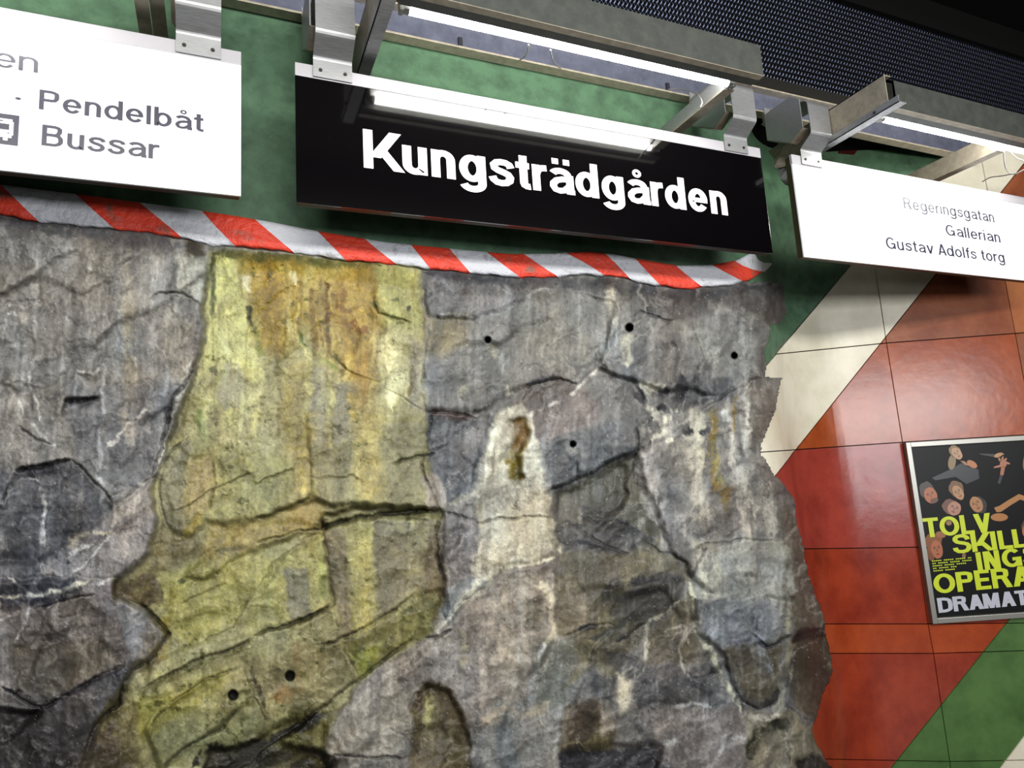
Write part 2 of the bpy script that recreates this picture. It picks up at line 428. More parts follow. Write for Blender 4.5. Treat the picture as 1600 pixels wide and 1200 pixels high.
def glyph(ch, w):
    p = Pen(w); X = .735; v = w*.88; h = w/2; hv = v/2
    def bowl(x0, x1, y0=0.0, y1=X): p.arc((x0+x1)/2, (y0+y1)/2, (x1-x0)/2-h, (y1-y0)/2-hv, 0, 360, 28)
    def a_(x=0):
        p.arc(.29, X-.20, .235-h*.5, .20-hv, 165, 0, 10).rect(.525-h, .12, .525+h, X-.19)
        p.stroke([(.525,.43),(.33,.415),(.19,.37),(.105,.27),(.10,.20),(.15,.105),(.26,.075),(.38,.10),(.50,.22)], w*.95)
        p.rect(.525-h, 0, .525+h+.02, .13); return .66
    adv = {}
    if ch == 'K': p.rect(0,0,w,1).dia(w*.55,.30,.565-w*.2,1,w*1.3).dia(.60,0,.235,.53,w*1.22); A = .78
    elif ch == 'u': p.rect(0,.24,w,X).rect(.52-w,0,.52,X).arc(.26,.25,.26-h,.25-hv+.012,180,360,14); A = .60
    elif ch == 'n': p.rect(0,0,w,X).rect(.52-w,0,.52,X-.24).arc(.26,X-.25,.26-h,.25-hv+.012,180,0,14); A = .60
    elif ch == 'g': bowl(0,.58); p.rect(.60-w,-.06,.60,X).arc(.295,-.04,.305-h,.24-hv,0,-165,14); A = .68
    elif ch == 's':
        r = (X/2+hv)/2-hv; p.stroke([(.50,X-.22),(.465,X-.13),(.38,X-.085),(.28,X-.078),(.17,X-.10),(.105,X-.175),(.12,X-.26),(.20,X-.315),(.33,X-.36),(.43,X-.41),(.475,X-.49),(.46,.16),(.38,.09),(.27,.07),(.16,.09),(.09,.155),(.06,.235)]); A = .61
    elif ch == 't': p.rect(.09,.13,.09+w,.93).rect(0,X-v,.33,X).stroke([(.09+h,.16),(.105+h,.10),(.15+h,.075),(.20+h,.07),(.34,.075)]); A = .39
    elif ch == 'r': p.rect(0,0,w,X).stroke([(h*.9,.42),(h+.03,.56),(h+.09,X-.105),(h+.17,X-.075),(.36,X-.072)]); A = .40
    elif ch in 'aäå':
        A = a_()
        if ch == 'ä': p.rect(.10,.84,.10+w*.85,1.0).rect(.56-w*.95,.84,.56-w*.1,1.0)
        if ch == 'å': p.stroke([(.31+.085*math.cos(t*math.pi/8), .92+.085*math.sin(t*math.pi/8)) for t in range(17)], w*.42, w*.42)
    elif ch == 'd': bowl(0,.58); p.rect(.60-w,0,.60,1); A = .68
    elif ch == 'b': bowl(.02,.60); p.rect(0,0,w,1); A = .67
    elif ch == 'e': p.arc(.29,X/2,.29-h,X/2-hv,0,325,26).rect(w*.6,X/2-v*.42,.58-.01,X/2+v*.42); A = .66
    elif ch == 'l': p.rect(0,0,w,1); A = w+.09
    elif ch == 'i': p.rect(0,0,w,X).rect(0,1-w*.9,w,1); A = w+.09
    elif ch == 'o': bowl(0,.60); A = .67
    elif ch == 'f': p.rect(.09,0,.09+w,.82).rect(0,X-v,.32,X).stroke([(.09+h,.78),(.10+h,.87),(.15+h,.925),(.33,.932)]); A = .36
    elif ch == 'v': p.dia(.24-w*.3,0,0,X).dia(.24-w*.3,0,.52-w*.62,X); A = .57
    elif ch == 'P': p.rect(0,0,w,1).stroke([(h,1-hv),(.36,1-hv),(.47,.965-hv),(.54-h*.2,.86),(.55-h*.2,.72),(.54-h*.2,.60),(.47,.49+hv*.3),(.36,.43+hv),(h,.43+hv)]); A = .70
    elif ch == 'R': p.rect(0,0,w,1).stroke([(h,1-hv),(.38,1-hv),(.50,.97-hv),(.565-h*.2,.86),(.57-h*.2,.74),(.555-h*.2,.62),(.48,.52+hv*.3),(.38,.46+hv),(h,.46+hv)]).dia(.60-w*.45,0,.34,.50,w*1.15); A = .78
    elif ch == 'B': p.rect(0,0,w,1).stroke([(h,1-hv),(.38,1-hv),(.48,.965-hv),(.54-h*.2,.85),(.54-h*.2,.70),(.48,.585),(.38,.535),(h,.535)]).stroke([(h,.535),(.38,.535),(.50,.50),(.58-h*.2,.39),(.58-h*.2,.22),(.51,.06+hv),(.40,hv),(h,hv)]); A = .74
    elif ch in 'GC':
        p.arc(.38,.5,.38-h,.5-hv,42,322 if ch == 'C' else 335,26)
        if ch == 'G': p.rect(.40,.52-v,.745,.52).rect(.745-w,0.02,.745,.52)
        A = .84
    elif ch == 'O': bowl(0,.80,0,1); A = .86
    elif ch == 'D': p.rect(0,0,w,1).stroke([(h,1-hv),(.34,1-hv),(.50,.95-hv),(.62-h*.3,.80),(.66-h*.3,.5),(.62-h*.3,.20),(.50,.05+hv),(.34,hv),(h,hv)]); A = .76
    elif ch == 'A': p.dia(0,0,.36-w*.56,1).dia(.72-w*1.12,0,.36-w*.56,1).rect(.17,.22,.55,.22+v); A = .72
    elif ch == 'T': p.rect(0,1-v,.64,1).rect(.32-h,0,.32+h,1); A = .68
    elif ch == 'L': p.rect(0,0,w,1).rect(0,0,.54,v); A = .58
    elif ch == 'V': p.dia(.35-w*.56,0,0,1).dia(.35-w*.56,0,.70-w*1.12,1); A = .70
    elif ch == 'S': p.stroke([(.585,.70),(.56,.82),(.47,.90),(.34,.925),(.20,.90),(.115,.82),(.105,.71),(.16,.62),(.27,.565),(.42,.52),(.55,.455),(.60,.36),(.585,.21),(.49,.11),(.34,.075),(.18,.10),(.085,.20),(.07,.31)]); A = .72
    elif ch == 'I': p.rect(0,0,w,1); A = w+.09
    elif ch == 'N': p.rect(0,0,w,1).rect(.62-w,0,.62,1).dia(.62-w*1.25,0,w*.12,1,w*1.15); A = .71
    elif ch == 'E': p.rect(0,0,w,1).rect(0,1-v,.56,1).rect(0,.5-v/2,.52,.5+v/2).rect(0,0,.57,v); A = .64
    elif ch == 'M': p.rect(0,0,w,1).rect(.80-w,0,.80,1).dia(.40-w*.5,0,w*.2,1,w).dia(.40-w*.5,0,.80-w*1.2,1,w); A = .88
    elif ch == '·': p.stroke([(.07+.03*math.cos(t*math.pi/6), .36+.03*math.sin(t*math.pi/6)) for t in range(13)], .065, .065); A = .25
    elif ch == ' ': A = .30
    else: A = .3
    return p.P, A
def text_polys(txt, w, space=0.0):
    x = 0; out = []; word = 0
    for ch in txt:
        if ch == ' ': word += 1
        P, A = glyph(ch, w)
        out += [([(q[0]+x, q[1]) for q in pl], word) for pl in P]; x += A+space+(w-.14)*.12
    return out
def lettering(name, txt, m, parent, x0, x1, zb, caph, Y, w=.14, space=0.0, frame=None):
    """text between x0 and x1, baseline zb, cap height caph, standing on plane Y; one mesh per word"""
    P = text_polys(txt, w, space); xs = [q[0] for pl, _ in P for q in pl]; a = min(xs); k = (x1-x0)/(max(xs)-a)
    for word in sorted({i for _, i in P}):
        vs = []; fs = []
        for ip, (pl, wi) in enumerate(P):
            if wi != word: continue
            n = len(vs); dy = (ip % 11)*.00003
            ar = sum(pl[i][0]*pl[(i+1)%len(pl)][1]-pl[(i+1)%len(pl)][0]*pl[i][1] for i in range(len(pl)))
            q = pl if ar > 0 else pl[::-1]
            for c in q:
                X_, Z_ = x0+(c[0]-a)*k, zb+c[1]*caph
                vs.append((X_, Y-dy, Z_) if frame is None else tuple(frame(X_, Z_, dy)))
            fs.append(tuple(range(n, n+len(q))))
        me = bpy.data.meshes.new(name); me.from_pydata(vs, [], fs); me.materials.append(m)
        o = bpy.data.objects.new(name, me); C.objects.link(o); o.parent = parent
        o.matrix_parent_inverse = parent.matrix_world.inverted()

# ------------------------------------------------------------------ signs
ZT, ZS, ZB = 1.351+CZ, 1.307+CZ, .892+CZ
def sign(x0, x1, face, label):
    t = empty('station_sign', ((x0+x1)/2, 2.02, ZB), label, 'sign', 'station signs along the wall')
    MB().box(x0+.004, x1-.004, 2.006, 2.040, ZB+.004, ZT-.004).build('sign_body', M['sign_edge'], t, .002)
    MB().box(x0, x1, 2.000, 2.008, ZB, ZS).build('sign_face', face, t, .001)
    MB().box(x0, x1, 1.999, 2.012, ZS, ZT).build('top_rail', M['rail_white'], t, .002)
    return t
sL = sign(-1.50, .057, M['sign_white'], 'white direction sign reading Pendelbåt and Bussar, left of the black sign')
sC = sign(.211, 2.068, M['sign_black'], 'black station name sign with large white lettering Kungsträdgården')
sR = sign(2.240, 3.85, M['sign_white'], 'white direction sign reading Gallerian and Gustav Adolfs torg, at the right')
TY = 1.9993
lettering('lettering', 'Kungsträdgården', M['white_print'], sC, .415, 1.857, 1.031+CZ, .131, TY, .190, .0)
lettering('lettering', 'Pendelbåt', M['dark_print'], sL, -.441, -.043, 1.075+CZ, .057, TY, .150, .02)
lettering('lettering', 'Bussar', M['dark_print'], sL, -.431, -.155, .974+CZ, .059, TY, .150, .02)
lettering('lettering', 'r ·', M['dark_print'], sL, -.575, -.480, 1.076+CZ, .057, TY, .13)
lettering('lettering', 'en', M['dark_print'], sL, -.545, -.447, 1.178+CZ, .057, TY, .12)
lettering('lettering', 'Gustav Adolfs torg', M['dark_print'], sR, 2.746, 3.586, .974+CZ, .055, TY, .13, .05)
lettering('lettering', 'Gallerian', M['dark_print'], sR, 3.174, 3.580, 1.078+CZ, .055, TY, .13, .05)
lettering('lettering', 'Regeringsgatan', M['dark_print'], sR, 2.905, 3.560, 1.182+CZ, .055, TY, .13, .05)
# bus pictogram: dark square with a white bus
pg = MB().box(-.572, -.482, 1.9985, 1.9995, .964+CZ, 1.048+CZ).build('bus_pictogram', M['dark_print'], sL)
b = MB()
b.box(-.560, -.496, 1.9975, 1.9985, .982+CZ, 1.034+CZ)
b.box(-.546, -.538, 1.9975, 1.9985, .974+CZ, .983+CZ).box(-.514, -.504, 1.9975, 1.9985, .974+CZ, .983+CZ)
b.box(-.497, -.493, 1.9975, 1.9985, .990+CZ, 1.027+CZ)
bb = b.build('bus_outline', M['sign_white'], pg)
MB().box(-.556, -.502, 1.9968, 1.9976, 1.004+CZ, 1.020+CZ).box(-.540, -.516, 1.9968, 1.9976, 1.026+CZ, 1.029+CZ).box(-.506, -.500, 1.9968, 1.9976, .994+CZ, .996+CZ).build('bus_window', M['dark_print'], pg)

# ------------------------------------------------------------------ rail, mesh screen
rl = empty('mounting_rail', (.3, 2.21, 1.668+CZ), 'long galvanised channel rail running along the wall above the signs', 'rail')
X0, X1 = -2.6, 3.92
MB().box(X0, X1, 2.224, 2.234, 1.672+CZ, 1.787+CZ).build('web', M['rail_web'], rl)
MB().box(X0, X1, 2.187, 2.234, 1.664+CZ, 1.672+CZ).build('lower_flange', M['galv'], rl, .001)
MB().box(X0, X1, 2.187, 2.234, 1.787+CZ, 1.795+CZ).build('upper_flange', M['galv'], rl, .001)
for x in (at(718,45,2.22)[0], at(1043,135,2.22)[0]):
    MB().box(x-.008, x+.008, 2.214, 2.226, 1.67+CZ, 1.73+CZ).build('cable_tie', M['tie'], rl, .001)
def ceiling_mesh():
    t = empty('mesh_screen', (1.5, 2.2, 1.80+CZ), 'dark expanded metal screen above the sign rail', 'screen')
    x0, x1 = -2.6, 5.2; z0, z1 = 1.850+CZ, 2.405+CZ; Y = 2.186
    xr = 5.2
    MB().box(x0, xr, 2.184, 2.236, 1.795+CZ, 1.852+CZ).build('lower_frame', M['fascia'], t, .002)
    # upper edge bar and the dark recess behind
    MB().box(x0, xr, 2.176, 2.236, z1-.004, z1+.05).build('upper_frame', M['black'], t, .002)
    MB().box(x0, xr, 2.226, 2.236, z0, z1).build('back_sheet', M['black'], t)
    # slanted strands
    px, pz = .0205, .0300; th = .0035
    vs = []; fs = []
    nx = int((xr-x0)/px); nz = int((z1-z0)/pz)
    for r in range(nz*2):
        za = z0+r*pz/2; zb = za+pz/2
        for c in range(nx):
            xa = x0+c*px; h = px/2
            for sgn in (0, 1):
                if r % 2 == 0: a, b_ = (xa+(0 if sgn == 0 else px), xa+h)
                else: a, b_ = (xa+h, xa+(0 if sgn == 0 else px))
                n0 = len(vs); wdt = .0034 if sgn == 0 else .0013
                yy = Y if sgn == 0 else Y+.004
                vs += [(a-wdt, yy, za), (a+wdt, yy+.004, za), (b_+wdt, yy+.004, zb), (b_-wdt, yy, zb)]
                fs.append((n0, n0+1, n0+2, n0+3))
    me = bpy.data.meshes.new('expanded_mesh'); me.from_pydata(vs, [], fs); me.materials.append(M['mesh'])
    o = bpy.data.objects.new('expanded_mesh', me); C.objects.link(o); o.parent = t; o.matrix_parent_inverse = t.matrix_world.inverted()
    o['kind'] = 'stuff'
ceiling_mesh()

# ------------------------------------------------------------------ strap hangers
def hanger(x, label, full=True):
    t = empty('sign_hanger', (x+.06, 2.0, 1.31+CZ), label, 'bracket', 'aluminium strap hangers of the signs')
    prof = [(1.9965,1.311+CZ),(1.9965,1.380+CZ),(1.930,1.421+CZ),(1.930,1.560+CZ),(1.945,1.575+CZ),(2.19,1.60+CZ)]
    # round the bends
    rp = []
    for i,p in enumerate(prof):
        if 0 < i < len(prof)-1:
            a = Vector(prof[i-1]); b_ = Vector(p); c = Vector(prof[i+1])
            d0 = (a-b_).normalized()*.010; d1 = (c-b_).normalized()*.010
            for q in (0,.33,.66,1): rp.append(tuple((b_+d0)*(1-q)**2+b_*2*q*(1-q)+(b_+d1)*q*q))
        else: rp.append(p)
    MB().strip(rp, x, x+.120, .003).build('strap', M['alu'], t)
    for sx in (.022, .098):
        c = (x+sx, 1.9935-.0015, 1.335+CZ)
        s = MB(); s.tube([(c[0], 1.9965, c[2]), (c[0], 1.9915, c[2])], .006, 10)
        s.tube([(c[0], 1.9915, c[2]), (c[0], 1.9895, c[2])], .0042, 6)
        s.build('screw', M['screw'], t)
    # side cheek that runs back to the wall, folded at the bottom
    ck = MB()
    o_ = [(1.955,1.455),(1.955,1.585),(2.0,1.625),(2.15,1.625),(2.15,1.500),(2.03,1.425)]
    ck.add([(x-.014,y,z+CZ) for y,z in o_]+[(x-.010,y,z+CZ) for y,z in o_],
           [tuple(range(6)), tuple(range(11,5,-1))]+[(i,i+6,(i+1)%6+6,(i+1)%6) for i in range(6)])
    ck.build('cheek_plate', M['alu'], t)
    f = MB(); f.strip([(2.15,1.500+CZ),(2.03,1.425+CZ),(1.955,1.455+CZ)], x-.012, x+.03, .003); f.build('folded_edge', M['galv'], t)
    MB().box(x-.014, x+.118, 2.15, 2.154, 1.50+CZ, 1.66+CZ).build('back_plate', M['alu'], t)
    MB().box(x+.02, x+.10, 2.15, 2.20, 1.60+CZ, 1.664+CZ).build('rail_clamp', M['galv'], t, .003)
    return t
hanger(-.119, 'strap hanger holding the right end of the left white sign')
hanger(.265, 'strap hanger at the left end of the black sign')
hanger(1.876, 'strap hanger at the right end of the black sign')
hanger(2.292, 'strap hanger at the left end of the right white sign')

# ------------------------------------------------------------------ lamps
def fixture(x0, x1, label, armL=True, armRx=None, tube0=.04, tube1=.08):
    t = empty('strip_light', ((x0+x1)/2, 1.72, 1.40+CZ), label, 'lamp', 'strip lights over the signs')
    z = lambda a: a+CZ
    front = [(1.660,z(1.407)),(1.684,z(1.4065)),(1.722,z(1.4075)),(1.722,z(1.4300)),(1.718,z(1.4300)),(1.690,z(1.420)),(1.672,z(1.416)),(1.668,z(1.520)),(1.700,z(1.545)),(1.84,z(1.548)),(1.84,z(1.556)),(1.69,z(1.553)),(1.660,z(1.528))]
    MB().prism(front, x0, x1).build('housing', M['steel_dull'], t)
    MB().prism([(1.6595,z(1.4062)),(1.684,z(1.4052)),(1.684,z(1.4075)),(1.6595,z(1.4085))], x0, x1).build('bottom_lip', M['galv'], t)
    # curved white reflector that throws the light on the sign
    arc = [(1.757+.030*math.cos(math.radians(q_)), z(1.4235)+.030*math.sin(math.radians(q_))) for q_ in (172,155,138,120,105,92)]+[(1.785,z(1.468)),(1.815,z(1.497)),(1.845,z(1.519))]
    MB().strip(arc, x0+.012, x1-.012, -.002).build('reflector', M['reflector'], t, smooth=False)
    for xe, nm in ((x0, 'end_cap'), (x1-.004, 'end_cap')):
        MB().prism([(1.661,z(1.410)),(1.70,z(1.412)),(1.742,z(1.43)),(1.80,z(1.50)),(1.84,z(1.55)),(1.69,z(1.552)),(1.661,z(1.527))], xe, xe+.004).build(nm, M['steel_dull'], t)
    a, b_ = x0+tube0, x1-tube1
    MB().tube([(a, 1.757, z(1.4235)), (b_, 1.757, z(1.4235))], .013, 16).build('fluorescent_tube', M['tube'], t, smooth=False)
    for p in (a, b_):
        s = 1 if p == b_ else -1
        MB().tube([(p, 1.757, z(1.4235)), (p+s*.018, 1.757, z(1.4235))], .0138, 14).build('tube_cap', M['cap'], t)
        MB().box(min(p+s*.018,p+s*.030), max(p+s*.018,p+s*.030), 1.744, 1.77, z(1.41), z(1.50)).build('tube_holder', M['cap'], t, .001)
    def arm(xa, y0):
        A = MB(); A.box(xa, xa+.004, y0, 2.225, z(1.430), z(1.545)); A.box(xa, xa+.04, y0+.002, 2.225, z(1.541), z(1.545))
        o = A.build('arm', M['galv'], t)
        l = MB(); l.box(xa-.003, xa+.040, y0-.045, 2.225, z(1.400), z(1.4035)).box(xa-.003, xa+.0, y0-.045, 2.225, z(1.400), z(1.424)).box(xa-.003, xa+.004, y0-.045, 2.225, z(1.424), z(1.4275))
        l.build('arm_flange', M['alu'], t)
        s = MB(); s.tube([(xa-.003, y0+.06, z(1.413)), (xa-.008, y0+.06, z(1.413))], .006, 8); s.build('bolt', M['screw'], t)
    if armL: arm(x0-.052, 1.66)
    if armRx is not None:
        A = MB(); A.box(armRx, armRx+.003, 1.775, 2.225, z(1.418), z(1.470)); A.build('arm', M['alu'], t)
        A = MB(); A.box(armRx, armRx+.045, 1.775, 2.225, z(1.412), z(1.418)); A.build('arm_flange', M['galv'], t)
    return t
fL = fixture(-1.545, -.300, 'strip light in front of the left white sign, mostly out of frame', True, None)
fC = fixture(.471, 1.778, 'lit strip light in front of the black station name sign', True, 1.700)
fR = fixture(2.468, 3.760, 'lit strip light in front of the right white sign', True, None)
# the arm of the left lamp passes just left of the first strap
def plain_arm(parent, xa):
    A = MB(); A.box(xa, xa+.004, 1.66, 2.225, 1.418+CZ, 1.545+CZ); A.build('arm', M['galv'], parent)
    A = MB(); A.box(xa, xa+.036, 1.66, 2.225, 1.412+CZ, 1.418+CZ).box(xa+.036, xa+.075, 1.66, 2.225, 1.430+CZ, 1.434+CZ); A.build('arm_flange', M['galv'], parent)
plain_arm(fL, -.222)
ax = 2.905+0
A = MB(); A.box(3.28, 3.284, 1.775, 2.225, 1.418+CZ, 1.50+CZ); A.build('arm', M['galv'], fR)
A = MB(); A.box(3.28, 3.33, 1.775, 2.225, 1.412+CZ, 1.418+CZ); A.build('arm_flange', M['galv'], fR)
def cable(parent, pts, r=.0028):
    # smooth through the points
    P = [Vector(p) for p in pts]; out = []
    for i in range(len(P)-1):
        p0 = P[max(i-1,0)]; p1 = P[i]; p2 = P[i+1]; p3 = P[min(i+2,len(P)-1)]
        for k in range(6):
            t = k/6
            out.append(.5*((2*p1)+(-p0+p2)*t+(2*p0-5*p1+4*p2-p3)*t*t+(-p0+3*p1-3*p2+p3)*t**3))
    out.append(P[-1]); MB().tube(out, r, 8).build('cable', M['cable'], parent, smooth=True)
cable(fC, [at(826,70,1.80), at(824,80,1.90), at(820,88,2.05), at(812,94,2.18)])
cable(fC, [at(860,78,1.80), at(863,92,1.92), at(868,100,2.05), at(876,106,2.18)])
cable(fC, [at(1044,140,2.20), at(1062,139,2.15), at(1080,143,2.05), at(1092,150,1.92), at(1097,160,1.82), at(1094,168,1.80)])
cable(fR, [at(1569,234,1.80), at(1569,250,1.85), at(1572,264,1.9), at(1580,272,1.9), at(1590,270,1.85), at(1606,262,1.80)])
cable(fR, [at(1576,236,1.80), at(1588,246,1.85), at(1602,252,1.85), at(1615,255,1.8)])
cable(fR, [at(1535,284,2.15), at(1548,277,2.1), at(1565,275,2.05), at(1580,272,1.95)])
# wall bracket left of the right sign: stepped folded profile with a bolt
wb = empty('wall_bracket', (2.44, 2.3, 1.36+CZ), 'small stepped wall bracket with a bolt beside the right white sign', 'bracket')
b = MB(); b.strip([(2.06,1.47+CZ),(2.10,1.43+CZ),(2.10,1.385+CZ),(2.06,1.36+CZ),(2.06,1.325+CZ)], 2.335, 2.40, .004)
def ppt(u, v, Y): return at(u, v, Y)
pl = [ppt(1201,236,2.24), ppt(1229,217,2.15), ppt(1250,226,2.10), ppt(1252,262,2.10), ppt(1237,257,2.14), ppt(1218,262,2.18), ppt(1210,262,2.20), ppt(1209,246,2.22)]
mb = MB(); n = len(pl); mb.add(pl+[(p[0]+.002, p[1]+.004, p[2]) for p in pl], [tuple(range(n)), tuple(range(2*n-1,n-1,-1))]+[(i,(i+1)%n,(i+1)%n+n,i+n) for i in range(n)]); mb.build('upper_plate', M['galv'], wb)
pl = [ppt(1216,262,2.20), ppt(1237,256,2.14), ppt(1250,262,2.10), ppt(1254,300,2.10), ppt(1226,287,2.16), ppt(1219,278,2.18)]
mb = MB(); n = len(pl); mb.add(pl+[(p[0]+.002, p[1]+.004, p[2]) for p in pl], [tuple(range(n)), tuple(range(2*n-1,n-1,-1))]+[(i,(i+1)%n,(i+1)%n+n,i+n) for i in range(n)]); mb.build('lower_plate', M['alu'], wb)
c = ppt(1227,262,2.15); MB().tube([c, (c[0]-.004, c[1]-.012, c[2])], .006, 8).build('bolt', M['screw'], wb)
pl = [ppt(1226,288,2.16), ppt(1238,280,2.10), ppt(1256,282,2.08), ppt(1256,290,2.08)]
mb = MB(); n = len(pl); mb.add(pl+[(p[0]+.002, p[1]+.004, p[2]+.003) for p in pl], [tuple(range(n)), tuple(range(2*n-1,n-1,-1))]+[(i,(i+1)%n,(i+1)%n+n,i+n) for i in range(n)]); mb.build('foot', M['galv'], wb)

#@@POSTER
# ------------------------------------------------------------------ poster in a metal frame
def szp(u, v): a_ = onwall(u, v); return (s_of(a_), float(a_[2]))
p_tl = szp(1410, 692); p_bl = szp(1452.5, 973.5)
PS0 = (p_tl[0]+p_bl[0])/2; PZ1, PZ0 = p_tl[1], p_bl[1]; PS1 = PS0+.84
_c0 = wall_pt((PS0+PS1)/2, PZ0, .01)
pst = empty('poster', _c0, 'framed black theatre poster with large yellow-green lettering on the red wall', 'poster')
def wbox(mb, s0, s1, z0, z1, h0, h1):
    c = [wall_pt(s0,z0,h1), wall_pt(s1,z0,h1), wall_pt(s1,z0,h0), wall_pt(s0,z0,h0), wall_pt(s0,z1,h1), wall_pt(s1,z1,h1), wall_pt(s1,z1,h0), wall_pt(s0,z1,h0)]
    return mb.add(c, [(0,3,2,1),(4,5,6,7),(0,1,5,4),(1,2,6,5),(2,3,7,6),(3,0,4,7)])
FWD = .026
for a in ((PS0, PS0+FWD, PZ0, PZ1), (PS1-FWD, PS1, PZ0, PZ1), (PS0+FWD, PS1-FWD, PZ1-FWD, PZ1), (PS0+FWD, PS1-FWD, PZ0, PZ0+FWD)):
    wbox(MB(), *a, .0, .030).build('frame_bar', M['frame'], pst, .002)
pr = wbox(MB(), PS0+.02, PS1-.02, PZ0+.02, PZ1-.02, .002, .012).build('print', M['poster_black'], pst)
gl = []; FIG = [0]
def shape(pts, rgb, lvl, parent=pr, nm='picture'):
    q = [szp(*p) for p in pts]
    ar = sum(q[i][0]*q[(i+1)%len(q)][1]-q[(i+1)%len(q)][0]*q[i][1] for i in range(len(q)))
    if ar < 0: q = q[::-1]
    gl.append(([wall_pt(a, b, .0125+lvl*.00012) for a, b in q], rgb, FIG[0]))
def ell(cx, cy, rx, ry, rgb, lvl, ang=0, n=18, j=0.0):
    c, s = math.cos(math.radians(ang)), math.sin(math.radians(ang)); pts = []
    for i in range(n):
        t = 2*math.pi*i/n; k = 1+j*math.sin(5*t+cx)+j*.6*math.sin(9*t+cy); x = rx*math.cos(t)*k; y = ry*math.sin(t)*k
        pts.append((cx+x*c-y*s, cy+x*s+y*c))
    shape(pts, rgb, lvl)
def P1(x, y): return (1400+x/7.06, 660+y/7.06)
def P2(x, y): return (1420+x/6.317, 790+y/6.317)
def face(c, rx, ry, skin, hair, ang, lvl, hx=0, hy=-6, hs=1.18):
    x, y = c; ell(x+hx, y+hy, rx*hs, ry*1.05, hair, lvl, ang, 22, .05)
    ell(x, y, rx, ry, skin, lvl+1, ang, 20, .02)
    dk = tuple(int(v*.36) for v in skin); c_, s_ = math.cos(math.radians(ang)), math.sin(math.radians(ang))
    def R(a, b): return (x+a*rx*c_-b*ry*s_, y+a*rx*s_+b*ry*c_)
    ell(*R(-.38,-.16), rx*.17, ry*.07, dk, lvl+2, ang, 8); ell(*R(.38,-.16), rx*.17, ry*.07, dk, lvl+2, ang, 8)
    ell(*R(-.38,-.32), rx*.22, ry*.045, dk, lvl+2, ang, 8); ell(*R(.38,-.32), rx*.22, ry*.045, dk, lvl+2, ang, 8)
    shape([R(-.07,-.15), R(.09,-.15), R(.17,.24), R(-.12,.24)], tuple(int(v*.78) for v in skin), lvl+2)
    ell(*R(0,.50), rx*.30, ry*.085, (130,50,40), lvl+2, ang, 10)
skin1, skin2, skin3 = (206,160,120), (186,112,66), (196,138,100)
# woman at the top in a dark coat, arm stretched to the left
shape([P1(380,612), P1(560,530), P1(700,452), P1(800,500), P1(890,520), P1(900,620), P1(760,680), P1(640,600), P1(420,640)], (24,28,36), 0)
ell(*P1(600,440), 6, 12, (150,124,78), 1, 8)
face(P1(655,345), 6.8, 10.5, skin1, (150,116,62), -38, 1, -3, -3, 1.25)
ell(*P1(820,462), 9.0, 5, (196,126,72), 2, 32)
shape([P1(690,425), P1(740,430), P1(790,480), P1(740,470)], (178,128,92), 1)
FIG[0] = 1
# two hands at the top right
ell(*P1(1110,362), 7, 3.2, (200,152,96), 2, -20); shape([P1(1140,332), P1(1172,350), P1(1168,360), P1(1130,350)], (200,152,96), 3)
shape([P1(900,345), P1(1070,350), P1(1070,385), P1(910,355)], (30,32,38), 0)
FIG[0] = 2
ell(*P1(1165,455), 5.4, 6.4, (188,120,88), 2)
for a, b in (((1130,425),(1112,392)), ((1150,410),(1162,378)), ((1180,415),(1202,398)), ((1195,445),(1236,458)), ((1135,480),(1060,498))):
    x0, y0 = a; x1, y1 = b; dx, dy = x1-x0, y1-y0; l = math.hypot(dx, dy); nx, ny = -dy/l*10, dx/l*10
    shape([P1(x0+nx*1.3, y0+ny*1.3), P1(x0-nx*1.3, y0-ny*1.3), P1(x1-nx*.7, y1-ny*.7), P1(x1+nx*.7, y1+ny*.7)], (196,132,98), 3)
shape([P1(1140,490), P1(1185,490), P1(1165,585), P1(1128,580)], (186,120,84), 2)
shape([P1(1128,582), P1(1160,586), P1(1130,680), P1(1100,670)], (36,38,46), 1)
FIG[0] = 3
ell(*P1(1412,440), 4.5, 14, (150,112,64), 1, 6)
FIG[0] = 4
# the group in the middle
face(P1(365,805), 10, 13, (190,110,62), (58,42,28), -20, 1, -6, -8, 1.15)
ell(*P1(405,862), 6.5, 4.0, (112,68,44), 5, -20)
FIG[0] = 5
face(P1(668,775), 7.5, 12.5, (196,148,104), (126,86,42), -32, 2, -3, -6, 1.5)
FIG[0] = 6
face(P1(625,950), 10.5, 11, (196,142,118), (120,78,58), 18, 2, -6, -3, 1.25)
FIG[0] = 7
face(P1(868,905), 9.5, 13, (190,134,84), (34,24,20), -28, 1, 5, 1, 1.15)
FIG[0] = 8
shape([P1(1062,940), P1(1120,920), P1(1230,850), P1(1335,790), P1(1420,820), P1(1420,875), P1(1350,850), P1(1250,910), P1(1140,985), P1(1090,990)], (192,134,74), 2)
ell(*P1(1120,1045), 13.5, 6.2, (194,130,70), 1, 0)
FIG[0] = 9
face(P2(1145,240), 7, 11, (190,120,90), (90,56,34), 10, 1)
FIG[0] = 10
ell(*P2(225,350), 14, 13, (148,82,30), 1, 0, 22, .07); ell(*P2(200,470), 6, 12, (132,72,28), 1, -12)
face(P2(262,432), 9.0, 14.5, (192,112,72), (150,84,32), -12, 2, -4, -6, 1.2)
FIG[0] = 11
ell(*P2(300,285), 8, 5, (168,104,66), 3, 12)
FIG[0] = 12
ell(*P2(528,490), 3, 4.5, (150,110,80), 2)
FIG[0] = 13
ell(*P2(380,170), 4.5, 4, (170,124,84), 1)
INK = {}
def ink(rgb):
    if rgb not in INK:
        m_ = bpy.data.materials.new('print_ink'); m_.use_nodes = True; bb_ = m_.node_tree.nodes['Principled BSDF']
        bb_.inputs['Base Color'].default_value = tuple(float(x)*.5 for x in lin(rgb))+(1,); bb_.inputs['Roughness'].default_value = .35
        INK[rgb] = m_
    return INK[rgb]
